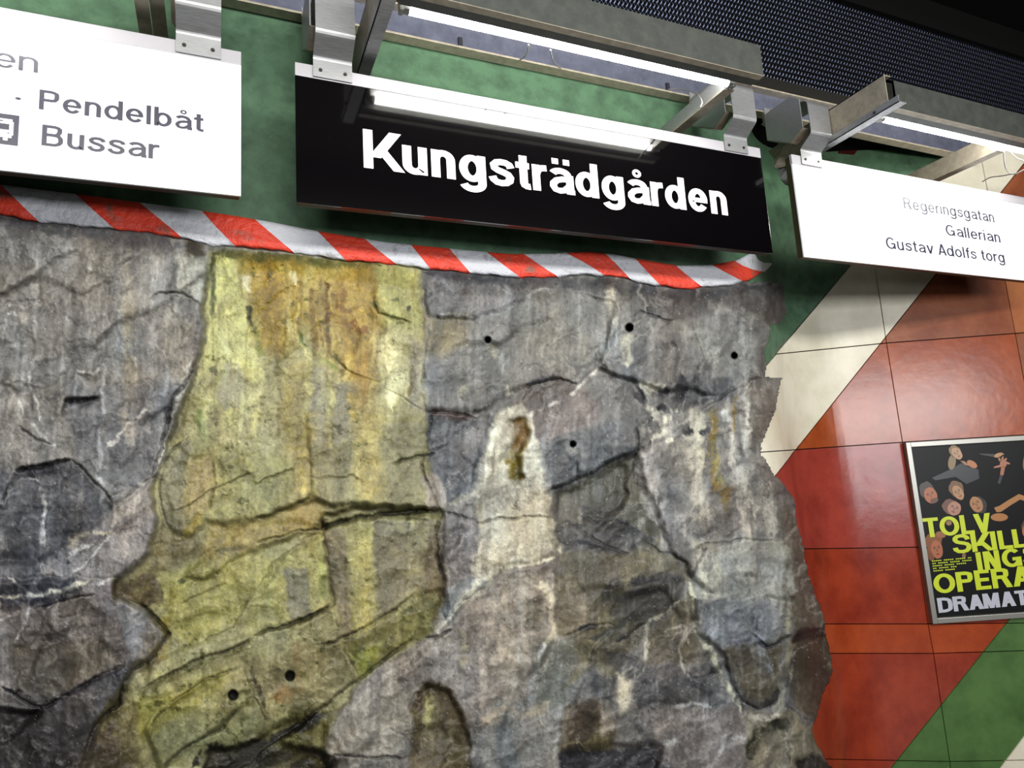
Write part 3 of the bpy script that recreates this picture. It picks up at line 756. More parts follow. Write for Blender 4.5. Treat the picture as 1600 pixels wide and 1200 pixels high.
for fg in sorted({g_[2] for g_ in gl}):
    vs = []; fs = []; mi = []; mats = []
    for pts, rgb, k_ in gl:
        if k_ != fg: continue
        m_ = ink(rgb)
        if m_ not in mats: mats.append(m_)
        n0 = len(vs); vs += pts; fs.append(tuple(range(n0, n0+len(pts)))); mi.append(mats.index(m_))
    me = bpy.data.meshes.new('printed_figure'); me.from_pydata(vs, [], fs)
    for m_ in mats: me.materials.append(m_)
    me.polygons.foreach_set('material_index', mi)
    o = bpy.data.objects.new('printed_figure', me); C.objects.link(o); o.parent = pr
def prow(txt, pl, prr, top, m_, w, space=0.0):
    a = szp(*pl); b = szp(*prr); c = szp(*top)
    k = (b[1]-a[1])/(b[0]-a[0])
    lettering('lettering', txt, m_, pst, a[0], b[0], 0.0, abs(c[1]-a[1]), 0, w, space, frame=lambda x, z, l=0: wall_pt(x, a[1]+z+(x-a[0])*k, .0150+l))
prow('TOLV', (1442,840), (1548,831), (1438,810), M['lime'], .20, -.02)
prow('SKILL', (1487,865), (1603,854), (1484,836), M['lime'], .20, -.02)
prow('INGS', (1525,892), (1626,880), (1522,863), M['lime'], .20, -.02)
prow('OPERAN', (1458,927.5), (1636,911), (1454,897), M['lime'], .20, -.02)
prow('DRAMATEN', (1464,957), (1645,940), (1460,934), M['print_white'], .22, -.02)
mb = MB()
for k_ in range(5):
    y = 875.5+k_*3.9
    xs_ = [1453+k_*.6+i*3.1 for i in range(20 if k_ in (0, 1) else (17 if k_ == 2 else 12))]
    for i, x in enumerate(xs_):
        if (i*7+k_*3) % 6 == 5: continue
        q = [wall_pt(*szp(x, y-(x-1453)*.09), .0152), wall_pt(*szp(x+2.3, y-(x+2.3-1453)*.09), .0152), wall_pt(*szp(x+2.5, y+1.7-(x+2.3-1453)*.09), .0152), wall_pt(*szp(x+.2, y+1.7-(x-1453)*.09), .0152)]
        mb.add(q, [(0,1,2,3)])
sp = mb.build('small_print', M['lime'], pst); sp['kind'] = 'stuff'

# ------------------------------------------------------------------ red and white striped lip above the rock
TOPL = [(-420,262),(-200,276),(0,288),(60,296),(120,303),(180,311),(240,319),(300,327),(360,336),(420,346),(480,358),(540,368),(600,378),(660,384),(720,390),(800,397),(860,396),(920,393),(960,397),(1000,405),(1060,415),(1110,414),(1150,407),(1172,396),(1180,394)]
BOTL = [(-420,316),(-200,328),(0,333),(40,343),(90,349),(160,355),(220,362),(280,370),(330,383),(400,386),(470,396),(540,406),(600,411),(660,418),(720,425),(800,432),(850,434),(910,428),(960,431),(1010,443),(1070,451),(1130,446),(1170,437),(1196,422),(1206,410)]
def along(P, t):
    L_ = [0]
    for a, b in zip(P[:-1], P[1:]): L_.append(L_[-1]+math.hypot(b[0]-a[0], b[1]-a[1]))
    d = t*L_[-1]
    for i in range(len(P)-1):
        if d <= L_[i+1] or i == len(P)-2:
            k = (d-L_[i])/(L_[i+1]-L_[i]); return (P[i][0]+(P[i+1][0]-P[i][0])*k, P[i][1]+(P[i+1][1]-P[i][1])*k)
def tx(P, x):     # parameter of the point with this x
    L_ = [0]
    for a, b in zip(P[:-1], P[1:]): L_.append(L_[-1]+math.hypot(b[0]-a[0], b[1]-a[1]))
    for i in range(len(P)-1):
        if x <= P[i+1][0] or i == len(P)-2:
            k = (x-P[i][0])/(P[i+1][0]-P[i][0]); return (L_[i]+(L_[i+1]-L_[i])*k)/L_[-1]
# borders between stripes: x on the upper edge, x on the lower edge; first field is red
BORD = [(-420,-420,'w'),(-330,-270,'r'),(-215,-150,'w'),(-120,-50,'r'),(0,60,'w'),(118,178,'r'),(218,284,'w'),(315,368,'r'),(398,460,'w'),(496,540,'r'),(570,620,'w'),(642,672,'r'),(702,735,'w'),(760,812,'r'),(818,872,'w'),(884,945,'r'),(945,986,'w'),(992,1032,'r'),(1056,1098,'w'),(1112,1160,'r'),(1148,1192,'w'),(1180,1206,None)]
lip = empty('striped_lip', tuple(float(x) for x in onwall(600, 400)), 'rounded concrete lip painted in red and white diagonal stripes above the rock', 'edge')
PROF = [(0.0,-.004),(.025,.024),(.12,.029),(.40,.032),(.70,.037),(.93,.040),(1.0,.034),(1.01,.014),(1.0,-.01)]
def stripe(xa, xb, xc, xd, m_, nm):
    """upper edge from xa to xc, lower edge from xb to xd"""
    ta, tb, tc, td = tx(TOPL, xa), tx(BOTL, xb), tx(TOPL, xc), tx(BOTL, xd)
    n = max(3, int((xc-xa)/6)); vs = []; fs = []; m2 = len(PROF)
    g = np.random.default_rng(int(abs(xa))+3)
    for i in range(n+1):
        k = i/n
        for (r, h) in PROF:
            r_ = min(r, 1.0)
            bend = .10*math.sin(math.pi*r_)*0
            tt = ta+(tc-ta)*k; bt = tb+(td-tb)*k
            # blend along the slanted border
            # a gentle S keeps the painted edge hand-made
            tx_ = tt*(1-r_)+bt*r_
            p = along(TOPL, tt*(1-r_)+tx_t(bt)*r_); q = along(BOTL, tt_b(tt)*(1-r_)+bt*r_)
            u = p[0]*(1-r_)+q[0]*r_; v = p[1]*(1-r_)+q[1]*r_
            if r > 1: v += 2.0
            wob = .8*math.sin(u*.21)+.7*math.sin(u*.093+2)
            end = min(1.0, max(0.12, (1206-u)/40.0)) if u > 1160 else 1.0
            vs.append(tuple(float(x) for x in onwall(u, v+wob*(r_ > .95), h*end+.004*math.sin(u*.05)*r_)))
    for i in range(n):
        for j in range(m2-1): fs.append((i*m2+j, i*m2+j+1, (i+1)*m2+j+1, (i+1)*m2+j))
    me = bpy.data.meshes.new(nm); me.from_pydata(vs, [], fs); me.materials.append(m_)
    me.polygons.foreach_set('use_smooth', [True]*len(me.polygons))
    o = bpy.data.objects.new(nm, me); C.objects.link(o); o.parent = lip; o.matrix_parent_inverse = lip.matrix_world.inverted()
def tx_t(bt): return tx(TOPL, min(1180, along(BOTL, bt)[0]))
def tt_b(tt): return tx(BOTL, along(TOPL, tt)[0])
for a, b in zip(BORD[:-1], BORD[1:]):
    stripe(a[0], a[1], b[0], b[1], M['stripe_red'] if a[2] == 'r' else M['stripe_white'], 'red_stripe' if a[2] == 'r' else 'white_stripe')

#@@ROCK
ROCKK = 0.67
FEAT = r"""
YP = [(326,388),(420,396),(520,404),(600,412),(655,420),(661,480),(660,540),(664,600),(664,645),(676,700),(680,760),(690,800),(682,850),(694,905),(690,935),(668,985),(640,1005),(600,1035),(560,1062),(545,1100),(510,1130),(500,1210),(120,1240),(140,1185),(160,1120),(192,1070),(205,1045),(236,1030),(262,990),(228,952),(184,930),(182,905),(232,868),(244,800),(238,762),(262,700),(286,640),(304,580),(322,520),(320,470),(326,430)]
dd, _, _ = segdist(YP, UW, VW, True); YEL = sstep((np.where(inside(YP, UW, VW), dd, -dd)+11)/22)
# ======== heights
block([(-600,300),(330,380),(330,500),(318,530),(300,590),(283,640),(262,690),(246,738),(215,762),(170,800),(-600,800)], .105, .012, -.004, 5)
block([(-600,800),(170,800),(215,762),(240,745),(246,800),(232,860),(180,905),(-600,905)], .085, .01, .004, 10)
block([(20,735),(110,716),(152,762),(178,800),(120,838),(60,880),(-600,900),(-600,800),(6,790)], .055, .01, -.02, 5)
block([(-600,905),(180,905),(186,930),(262,985),(230,1032),(190,1042),(66,1108),(-600,1050)], .085, .01, -.022, 5)
block([(66,1108),(195,1036),(205,1045),(184,1100),(141,1150),(110,1260),(-600,1300),(-600,1060)], .055, .02, -.015, 5)
block([(-60,1105),(62,1112),(10,1160),(-60,1180)], .018, 0, 0, 5)
block(YP, .050, 0, -.004, 8)
block([(330,388),(384,395),(388,470),(392,500),(420,560),(410,620),(330,700),(300,720),(270,700),(300,600),(322,520)], .070, 0, 0, 16)
block([(592,415),(652,420),(658,500),(650,560),(600,520),(585,470)], .085, 0, 0, 16)
block([(300,720),(262,705),(245,745),(250,820),(300,835),(345,800),(340,740)], .072, .02, 0, 8)
block([(340,690),(484,700),(484,778),(440,800),(400,812),(330,820),(300,760)], .075, .005, .01, 8)
block([(484,640),(560,650),(668,660),(670,720),(684,795),(600,790),(510,783),(484,778)], .085, -.004, .012, 6)
block([(400,815),(440,803),(484,782),(506,800),(506,830),(460,838),(380,870),(320,905),(290,900)], .062, 0, .012, 5)
block([(506,822),(600,806),(686,806),(690,915),(640,940),(590,972),(530,1000),(520,945)], .072, .006, -.004, 5)
block([(506,836),(519,945),(430,985),(360,1000),(320,1006),(360,975),(405,925),(450,870)], .062, .004, -.006, 4)
block([(505,828),(504,804),(530,796),(600,790),(690,797),(686,806),(600,806),(530,818)], .020, 0, .0, 4)
block([(232,1035),(312,1008),(400,990),(470,972),(535,1000),(560,1060),(495,1110),(410,1140),(340,1160),(290,1200),(180,1210),(190,1120),(225,1080)], .058, .004, -.022, 5)
block([(400,992),(440,985),(522,948),(535,998),(497,1010),(410,1020),(380,1040)], .080, 0, -.01, 4)
block([(225,1140),(250,1112),(350,1052),(380,1040),(402,1090),(368,1110),(300,1168),(250,1200)], .076, 0, -.01, 5)
block([(315,1215),(333,1170),(400,1158),(430,1140),(485,1118),(470,1135),(440,1160),(500,1175),(520,1215)], -.002, 0, 0, 6)
block([(536,1002),(592,972),(655,930),(692,918),(668,992),(630,1005),(562,1062)], .058, .0, -.01, 5)
# right part
block([(661,425),(760,432),(900,438),(985,440),(960,470),(870,452),(830,462),(775,488),(732,500),(668,492)], .085, 0, .01, 5)
block([(668,494),(732,502),(775,490),(832,464),(875,448),(960,470),(930,570),(905,600),(870,590),(820,600),(795,605),(760,640),(662,642)], .070, .0, .004, 5)
block([(664,648),(745,652),(752,700),(738,760),(706,786),(690,770),(676,705)], .052, .0, 0, 5)
block([(960,468),(1060,455),(1225,446),(1226,500),(1202,520),(1196,590),(1140,620),(1010,600),(935,575)], .085, -.01, .005, 6)
block([(826,655),(880,632),(912,606),(945,580),(1000,615),(1000,690),(990,702),(912,742),(860,765),(850,720)], .078, .004, .008, 6)
block([(770,645),(815,630),(825,656),(850,720),(862,780),(868,866),(800,885),(750,920),(700,965),(690,900),(690,800),(740,760),(757,690)], .095, .0, .006, 10)
block([(794,660),(822,652),(826,682),(810,712),(820,745),(800,756),(798,722),(781,720),(811,684)], .048, 0, 0, 5)
block([(868,770),(912,745),(990,705),(1000,760),(1030,830),(1045,860),(960,870),(870,862)], .050, 0, .03, 6)
block([(1000,600),(1060,640),(1100,625),(1174,598),(1170,712),(1210,745),(1240,850),(1250,930),(1120,940),(1080,900),(1050,860),(1010,760),(996,690)], .095, .0, .0, 10)
block([(1175,598),(1227,588),(1220,630),(1194,697),(1172,714)], .060, .0, .0, 5)
block([(870,864),(1050,864),(1078,900),(1060,945),(1012,985),(990,1040),(930,1090),(860,1040),(870,930)], .066, -.006, -.01, 8)
block([(740,930),(795,888),(866,870),(868,1000),(820,1060),(760,1200),(640,1240),(520,1240),(560,1100),(660,1020)], .085, .004, -.006, 8)
block([(1013,985),(1055,945),(1080,925),(1088,985),(1142,1093),(1158,1120),(1060,1120),(960,1060)], .062, 0, -.01, 6)
block([(1080,930),(1224,940),(1288,985),(1240,1010),(1210,1094),(1160,1112),(1130,1030),(1090,985)], .088, .0, -.01, 6)
block([(1242,996),(1295,985),(1300,1066),(1276,1129),(1224,1102)], .040, 0, .02, 5)
block([(645,1105),(662,1072),(700,1080),(726,1125),(738,1180),(738,1260),(640,1260)], .052, 0, 0, 6)
block([(1165,1200),(1165,1140),(1205,1118),(1232,1160),(1240,1300),(1160,1300)], .045, 0, 0, 8)
block([(880,1175),(960,1160),(1030,1168),(1020,1240),(880,1260)], .020, 0, 0, 10)
block([(1242,1186),(1270,1178),(1310,1200),(1310,1260),(1240,1260)], .002, 0, 0, 8)
block([(100,622),(155,622),(120,640),(100,650)], .072, 0, 0, 5)
# ======== colours: left grey
paint([(-600,330),(330,380),(300,560),(240,740),(-600,780)], (122,115,109), 30)
paint([(-600,560),(60,560),(110,720),(20,740),(-600,800)], (128,122,118), 26)
paint([(100,600),(290,600),(240,745),(180,800),(120,740)], (108,107,112), 24)
paint([(-40,735),(20,735),(110,716),(180,800),(130,850),(60,905),(-600,905),(-600,740)], (88,88,95), 14)
paint([(130,700),(240,740),(180,800),(150,770)], (112,111,114), 14)
paint([(165,810),(205,762),(240,748),(240,800),(225,862),(130,905),(60,900),(120,840)], (128,120,120), 12)
paint([(190,765),(238,755),(238,800),(180,815)], (168,155,146), 14, .8)
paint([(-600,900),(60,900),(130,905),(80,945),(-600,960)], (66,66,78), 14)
paint([(-600,955),(70,945),(180,905),(215,950),(262,985),(230,1030),(195,1038),(66,1106),(-600,1080)], (103,92,88), 12)
paint([(20,1010),(160,1000),(190,1036),(80,1090),(20,1080)], (96,84,68), 20, .8)
paint([(66,1108),(195,1036),(205,1045),(184,1100),(141,1150),(110,1260),(-600,1300),(-600,1105)], (80,78,82), 10)
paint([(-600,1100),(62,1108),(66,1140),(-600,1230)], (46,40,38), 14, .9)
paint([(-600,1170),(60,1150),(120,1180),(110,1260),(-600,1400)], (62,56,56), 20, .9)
paint([(186,945),(214,942),(232,955),(226,990),(205,1032),(192,1010)], (128,128,134), 10, .7)
paint([(150,900),(190,890),(186,940),(214,950),(170,960),(130,930)], (136,126,128), 14, .8)
for x, y0, y1, w, c, a in ((58,395,470,6,(160,150,142),.7),(40,470,520,9,(166,152,140),.6),(108,372,470,6,(140,132,124),.6),(150,395,560,7,(138,132,124),.6),(188,430,640,7,(140,138,134),.6),(205,380,700,10,(146,134,114),.5),(225,400,600,8,(140,134,126),.5),(240,430,700,7,(150,144,140),.6),(272,470,600,11,(158,148,132),.7),(300,400,470,14,(176,166,140),.85),(290,500,640,9,(150,142,124),.7),(163,560,800,4,(160,160,162),.7),(85,560,640,7,(128,124,122),.6),(30,580,680,5,(150,146,142),.5),(10,420,560,6,(142,134,126),.5),(120,440,600,5,(104,98,92),.7),(70,480,640,8,(100,95,94),.6),(255,560,700,8,(136,136,140),.6)):
    streak([(x,y0),(x-3,(y0+y1)/2),(x-8,y1)], w, c, a)
streak([(200,470),(202,520),(206,560),(203,600)], 10, (140,128,90), .4)
streak([(208,560),(212,640),(200,690)], 12, (140,122,108), .35, 1.3)
for p in ([(12,478),(40,480),(62,468)],[(10,492),(30,494)],[(20,610),(40,655),(78,690),(100,705)],[(28,740),(60,752),(70,800),(74,880)],[(10,900),(44,925),(40,965),(24,1010)],[(5,934),(40,928),(90,930)],[(0,972),(30,955)],[(50,560),(48,600),(66,660)],[(118,585),(160,575)],[(140,420),(146,400)],[(70,405),(75,420)],[(70,890),(110,865),(150,850)],[(180,815),(150,870),(105,900)],[(150,910),(185,900)],[(230,640),(200,660),(170,700)]):
    streak(p, 2.2, (196,190,184), .7, 1, .6)
streak([(296,562),(282,620),(262,660),(250,715),(236,745)], 5, (176,172,166), .85)
streak([(240,744),(212,756)], 4, (190,180,168), .8)
streak([(108,845),(118,838),(112,860)], 6, (186,168,130), .8)
# top rim of the rock, sooty
streak([(-300,345),(0,345),(100,358),(200,372),(320,388)], 8, (72,70,76), .7, 1.3)
streak([(330,392),(420,402),(520,410),(600,418)], 7, (84,84,44), .85, 1.2)
streak([(350,386),(450,394),(560,404)], 3.5, (150,145,142), .6)
streak([(660,426),(800,436),(920,440),(1000,452),(1090,458),(1200,446)], 7, (66,66,72), .8, 1.4)
# ======== colours: yellow band
paint(YP, (148,140,96), 10)
paint([(328,392),(385,396),(380,470),(398,500),(410,600),(405,680),(300,640),(322,520)], (186,178,106), 14)
paint([(300,600),(345,560),(340,700),(300,770),(250,800),(262,700)], (158,148,98), 18)
paint([(376,398),(480,404),(500,470),(470,520),(440,560),(400,540),(384,470)], (158,128,44), 14)
paint([(470,400),(580,412),(600,470),(590,540),(560,600),(500,560),(480,480)], (164,136,58), 16)
paint([(592,418),(652,424),(656,500),(640,520),(600,500)], (166,164,96), 12)
paint([(590,520),(640,516),(656,560),(640,640),(600,640)], (178,170,122), 14)
paint([(636,520),(664,540),(664,650),(640,640)], (140,132,112), 10)
paint([(352,570),(374,568),(384,600),(372,640),(345,650),(340,600)], (158,150,118), 8)
paint([(385,600),(440,600),(440,680),(400,740),(360,720)], (172,166,122), 16)
paint([(440,560),(478,560),(484,690),(450,700)], (156,140,86), 14)
paint([(486,575),(505,575),(510,700),(486,700)], (136,128,108), 8)
paint([(520,600),(550,590),(552,690),(525,700)], (138,132,110), 10)
paint([(550,590),(600,640),(600,780),(552,780)], (162,146,88), 16)
paint([(600,650),(670,655),(680,795),(602,790)], (138,130,94), 12)
paint([(484,700),(550,690),(552,785),(486,780)], (132,126,94), 8)
paint([(438,640),(486,640),(484,775),(456,772)], (158,144,88), 16)
paint([(300,690),(400,700),(456,720),(450,800),(330,820),(300,790)], (150,144,92), 14)
paint([(252,700),(296,690),(290,800),(280,835),(252,820)], (136,130,102), 8)
paint([(296,720),(336,700),(336,770),(318,812),(290,805)], (160,142,92), 12)
paint([(290,820),(320,800),(315,820),(290,835)], (172,144,40), 6, .8)
paint([(330,820),(400,812),(484,780),(506,800),(506,830),(450,840),(380,870),(300,900)], (158,138,78), 10)
paint([(240,830),(300,835),(320,870),(240,900),(190,905),(182,925),(230,870)], (126,114,76), 10)
paint([(250,905),(300,880),(400,870),(440,880),(400,930),(360,980),(300,1010),(262,985),(250,940)], (158,148,78), 14)
paint([(400,930),(450,870),(506,838),(519,945),(440,985),(380,985)], (160,150,88), 10)
paint([(440,890),(478,885),(485,960),(450,970)], (126,120,96), 8)
paint([(506,832),(545,824),(552,990),(530,1000),(520,945)], (128,116,90), 8)
paint([(545,822),(585,818),(586,970),(556,985)], (164,154,90), 16)
paint([(585,812),(684,812),(690,910),(640,935),(590,968)], (124,116,92), 12)
paint([(660,830),(690,850),(694,930),(665,930)], (100,84,58), 12, .8)
paint([(240,1030),(312,1008),(400,996),(400,1040),(350,1060),(250,1100),(215,1095)], (146,140,96), 10)
paint([(205,1090),(260,1085),(350,1050),(360,1090),(260,1160),(215,1150)], (150,142,64), 14)
paint([(230,1150),(360,1060),(400,1090),(460,1090),(470,1130),(380,1150),(300,1200),(240,1210)], (132,128,84), 12)
paint([(380,1030),(535,1005),(560,1060),(500,1100),(410,1130),(395,1080)], (136,126,88), 12)
paint([(400,995),(440,985),(520,950),(535,998),(500,1008),(420,1020)], (146,138,98), 8)
paint([(545,1005),(600,975),(665,925),(690,935),(668,990),(610,1030),(562,1060)], (112,106,60), 12)
paint([(545,1020),(600,1000),(580,1050),(560,1058)], (136,138,50), 10, .8)
paint([(160,1120),(192,1070),(215,1100),(210,1160),(240,1210),(120,1230)], (96,86,54), 12)
paint([(130,1150),(180,1130),(200,1200),(110,1230)], (80,66,50), 12, .9)
paint([(315,1215),(333,1168),(400,1156),(430,1140),(490,1115),(475,1135),(440,1165),(520,1180),(540,1240)], (50,44,32), 8, .9)
paint([(400,1150),(470,1120),(545,1100),(505,1160),(505,1215),(480,1185),(430,1190)], (98,92,50), 8)
paint([(182,905),(240,898),(260,940),(228,952),(205,935),(186,930)], (92,78,52), 8)
streak([(234,985),(240,1030),(205,1045)], 12, (104,92,62), .8)
# yellow runs
for x, y0, y1, w, c, a in ((354,400,470,12,(196,188,104),.8),(345,480,560,16,(190,184,116),.7),(318,600,660,14,(182,172,106),.6),(400,560,700,8,(184,180,120),.6),(486,640,700,10,(182,158,90),.6),(468,700,770,9,(178,160,84),.8),(575,650,790,13,(172,152,84),.7),(570,830,990,10,(176,162,84),.7),(500,838,900,5,(158,162,84),.8),(503,895,935,5,(112,126,54),.6),(530,430,560,7,(140,104,40),.6),(508,440,540,6,(112,84,34),.6),(560,470,580,9,(176,146,60),.6),(605,560,630,8,(190,184,136),.6),(435,900,980,9,(172,158,74),.6),(420,420,520,10,(146,116,34),.6),(545,540,660,6,(176,150,64),.7),(478,540,660,5,(190,180,110),.5),(448,600,690,6,(160,146,70),.6),(515,560,640,4,(192,178,120),.6),(630,660,790,9,(132,126,92),.6),(465,1000,1090,7,(132,104,60),.5)):
    streak([(x,y0),(x+1,(y0+y1)/2),(x+4,y1)], w, c, a)
streak([(446,1070),(440,1100)], 12, (158,104,52), .55, 1.4)
for p, w, c, a in (([(332,392),(336,470),(333,500)],4,(70,76,36),.8),([(388,478),(388,505),(400,520)],4,(46,52,20),.85),([(400,515),(408,545),(415,560)],5,(110,116,44),.7),([(455,470),(456,480)],4,(60,60,24),.8),([(470,515),(470,540)],3,(60,84,20),.8),([(478,540),(500,560),(530,580)],3,(120,140,50),.7),([(585,460),(600,490),(635,500)],3,(96,100,44),.8),([(525,460),(530,480),(545,486),(560,480)],3.5,(110,80,36),.8),([(500,430),(502,500),(500,560)],2.5,(116,84,36),.7),([(545,500),(560,520),(575,510)],6,(120,66,24),.6),([(520,490),(515,500)],5,(112,70,24),.7),([(310,640),(316,672),(318,690)],7,(108,122,56),.8),([(350,640),(360,628)],6,(120,124,60),.6),([(330,600),(350,580)],4,(120,118,50),.6),([(262,905),(275,920),(268,950),(262,980)],5,(128,116,34),.8),([(255,960),(262,1000),(245,1030)],9,(160,132,40),.6),([(283,905),(290,915)],5,(60,66,30),.8),([(550,960),(560,1060)],4,(110,112,40),.5),([(640,570),(638,620)],3,(90,70,36),.8),([(584,555),(590,580),(582,600)],2,(96,80,40),.8),([(636,478),(640,480)],4,(50,54,24),.8),([(452,1120),(495,1100)],6,(70,70,30),.6),([(505,810),(505,826)],8,(30,28,18),.7)):
    streak(p, w, c, a, 1, .3)
for p in ([(455,425),(462,445)],[(382,432),(386,460)]): streak(p, 5, (196,186,150), .85, 1, .1)
for p in ([(452,500),(454,535)],[(530,560),(534,600)]): streak(p, 6, (188,178,120), .6, 1, .2)
# ======== colours: right grey
paint([(661,424),(900,436),(985,440),(960,470),(875,450),(775,488),(732,500),(664,492)], (112,108,108), 10)
paint([(664,494),(732,500),(875,450),(960,470),(930,570),(905,600),(795,605),(760,642),(662,645)], (117,113,107), 10)
paint([(664,495),(730,492),(725,545),(690,550),(668,545)], (126,112,78), 12)
paint([(664,560),(715,560),(712,640),(664,640)], (108,107,106), 14)
paint([(664,645),(750,652),(755,700),(738,760),(706,786),(690,775),(672,720)], (92,93,97), 8)
paint([(670,640),(735,645),(740,656),(672,654)], (96,80,76), 6)
paint([(800,600),(850,575),(880,590),(830,640),(800,630)], (108,100,92), 10)
paint([(960,470),(1225,446),(1226,500),(1202,520),(1196,590),(1140,610),(935,575)], (118,113,107), 10)
paint([(1190,448),(1226,446),(1227,500),(1203,510),(1190,500)], (92,82,78), 8)
paint([(1000,450),(1200,448),(1190,480),(1060,500),(1010,480)], (92,86,84), 14)
paint([(930,560),(1060,520),(1140,600),(1060,640),(1000,610)], (104,100,98), 14)
paint([(1050,588),(1140,590),(1145,625),(1080,630),(1050,615)], (84,82,82), 10)
paint([(822,660),(880,632),(912,606),(940,640),(910,700),(860,690)], (112,98,94), 10)
paint([(850,690),(1000,640),(992,702),(912,742),(860,766)], (98,98,99), 10)
paint([(860,745),(930,700),(990,690),(992,704),(912,742),(866,768)], (74,77,82), 6)
paint([(868,770),(990,706),(1000,760),(1035,835),(960,855),(870,855)], (84,80,66), 8)
paint([(875,820),(1000,830),(1040,860),(960,875),(872,862)], (76,75,74), 10)
paint([(870,864),(1050,862),(1078,900),(1010,985),(950,1060),(880,1010)], (100,93,72), 14)
paint([(960,905),(1070,900),(1060,945),(1012,985),(955,960),(940,930)], (76,73,66), 12)
paint([(775,645),(815,630),(830,660),(850,720),(860,780),(868,866),(800,885),(770,830),(740,790),(745,740),(762,690)], (178,166,140), 10)
paint([(742,780),(860,790),(868,868),(795,886),(745,925),(735,860)], (168,158,134), 8)
paint([(690,800),(745,810),(750,870),(735,960),(700,965),(690,900)], (122,114,112), 8)
paint([(694,925),(735,905),(760,905),(710,975),(690,975)], (134,138,142), 10)
paint([(662,745),(690,748),(700,785),(690,800),(665,790)], (158,142,128), 6)
paint([(690,990),(745,925),(800,886),(866,872),(870,960),(860,1040),(830,1100),(760,1130),(560,1140),(545,1105),(600,1035)], (134,124,116), 10)
paint([(690,960),(720,1000),(720,1080),(700,1090),(660,1040),(668,995)], (146,134,124), 14, .7)
paint([(560,1095),(640,1080),(660,1150),(600,1190),(510,1180),(525,1110)], (138,130,118), 8)
paint([(738,1110),(830,1080),(870,1110),(880,1260),(740,1260)], (124,120,116), 10)
paint([(770,1130),(800,1110),(810,1200),(780,1220)], (104,110,114), 14, .8)
paint([(786,905),(868,890),(868,1040),(800,1110),(775,1000)], (146,134,120), 16)
paint([(822,930),(846,935),(840,985),(822,985)], (112,104,88), 10)
paint([(866,900),(900,900),(925,960),(880,1000),(868,990)], (122,110,86), 12)
paint([(830,1010),(900,990),(890,1100),(840,1110)], (112,110,98), 12)
paint([(645,1108),(662,1070),(700,1076),(726,1125),(738,1180),(738,1260),(640,1260)], (98,84,52), 6)
paint([(880,1100),(930,1090),(965,1140),(960,1190),(880,1190)], (88,74,58), 10)
paint([(940,1130),(960,1150),(955,1180),(900,1185)], (118,108,62), 8, .7)
paint([(880,1175),(1030,1165),(1060,1210),(1040,1260),(870,1260)], (52,52,60), 10)
paint([(960,1040),(1060,1040),(1100,1060),(1130,1100),(1000,1110)], (70,70,74), 12, .8)
paint([(920,1050),(960,1055),(958,1100),(930,1090)], (66,68,72), 10, .8)
paint([(1000,1115),(1100,1100),(1165,1110),(1160,1200),(1030,1200)], (116,106,102), 12)
paint([(960,1050),(982,1062),(990,1110),(972,1118)], (190,178,148), 6, .9)
paint([(938,1108),(958,1115),(960,1140),(944,1148)], (160,146,134), 8, .8)
paint([(1014,985),(1055,945),(1080,925),(1086,985),(1110,1030),(1080,1040),(1010,1040)], (94,85,66), 8)
paint([(1075,845),(1225,840),(1250,935),(1120,945),(1085,925)], (140,136,126), 12)
paint([(1180,870),(1222,862),(1222,905),(1185,905)], (118,118,118), 8)
paint([(1080,850),(1125,850),(1122,935),(1082,930)], (152,142,122), 8)
paint([(1090,945),(1190,930),(1225,960),(1240,1000),(1190,1020),(1150,1010),(1120,1020),(1095,985)], (112,112,114), 12)
paint([(1220,780),(1250,810),(1262,880),(1290,978),(1245,990),(1225,930)], (98,90,78), 10)
paint([(1128,1022),(1224,994),(1212,1093),(1160,1104)], (96,86,70), 6)
paint([(1160,985),(1185,1000),(1200,1050),(1180,1060)], (114,116,120), 8)
paint([(1242,1006),(1297,990),(1300,1066),(1276,1129),(1224,1102)], (78,68,56), 6)
paint([(1236,1010),(1250,985),(1292,980),(1294,1000),(1262,1004)], (38,34,34), 6, .9)
paint([(1225,1080),(1240,1110),(1272,1125),(1262,1140),(1222,1120)], (84,82,86), 6, .8)
paint([(1165,1110),(1232,1110),(1265,1145),(1300,1190),(1240,1200),(1165,1200)], (112,104,82), 10)
for p in ([(1212,1118),(1200,1140),(1178,1150),(1168,1175)],[(1205,1135),(1230,1132)],[(1178,1150),(1172,1190)]): streak(p, 7, (40,40,22), .85, 1.1)
paint([(1242,1186),(1270,1176),(1312,1196),(1312,1260),(1238,1260)], (28,24,24), 6, .95)
# mauve and pale flows at the right
for p, w, c, a in (([(1010,690),(1015,740),(1035,800)],16,(156,146,140),.8),([(1040,650),(1045,700),(1060,760),(1070,840)],12,(160,150,138),.7),([(1085,640),(1080,700),(1090,780),(1098,830)],15,(168,156,132),.8),([(1062,700),(1064,760),(1080,830)],8,(112,108,104),.7),([(1135,625),(1140,680),(1150,740),(1165,800),(1175,850)],13,(166,154,136),.75),([(1170,600),(1166,650),(1172,720)],6,(170,168,160),.7),([(1165,715),(1190,760),(1205,840)],15,(138,130,122),.7),([(1120,690),(1125,740)],6,(150,140,124),.6),([(1200,790),(1210,850)],7,(160,152,138),.6),([(1030,640),(1010,660),(1040,680)],12,(176,168,150),.8),([(1070,655),(1095,640)],8,(170,160,136),.7),
    ([(1107,632),(1117,670),(1112,715),(1122,755),(1137,790),(1128,800)],7,(140,108,28),.95),([(1116,700),(1124,740),(1134,780)],6,(140,128,66),.7),([(1150,618),(1149,650),(1148,682)],4,(128,96,30),.9),([(1112,760),(1148,775)],7,(110,78,36),.7),
    ([(805,658),(820,664),(816,690),(808,710)],9,(118,80,20),.95),([(802,705),(808,725),(806,748)],10,(136,112,24),.95),([(790,722),(804,712)],4,(130,104,40),.8),([(812,745),(822,738)],4,(120,90,20),.8),
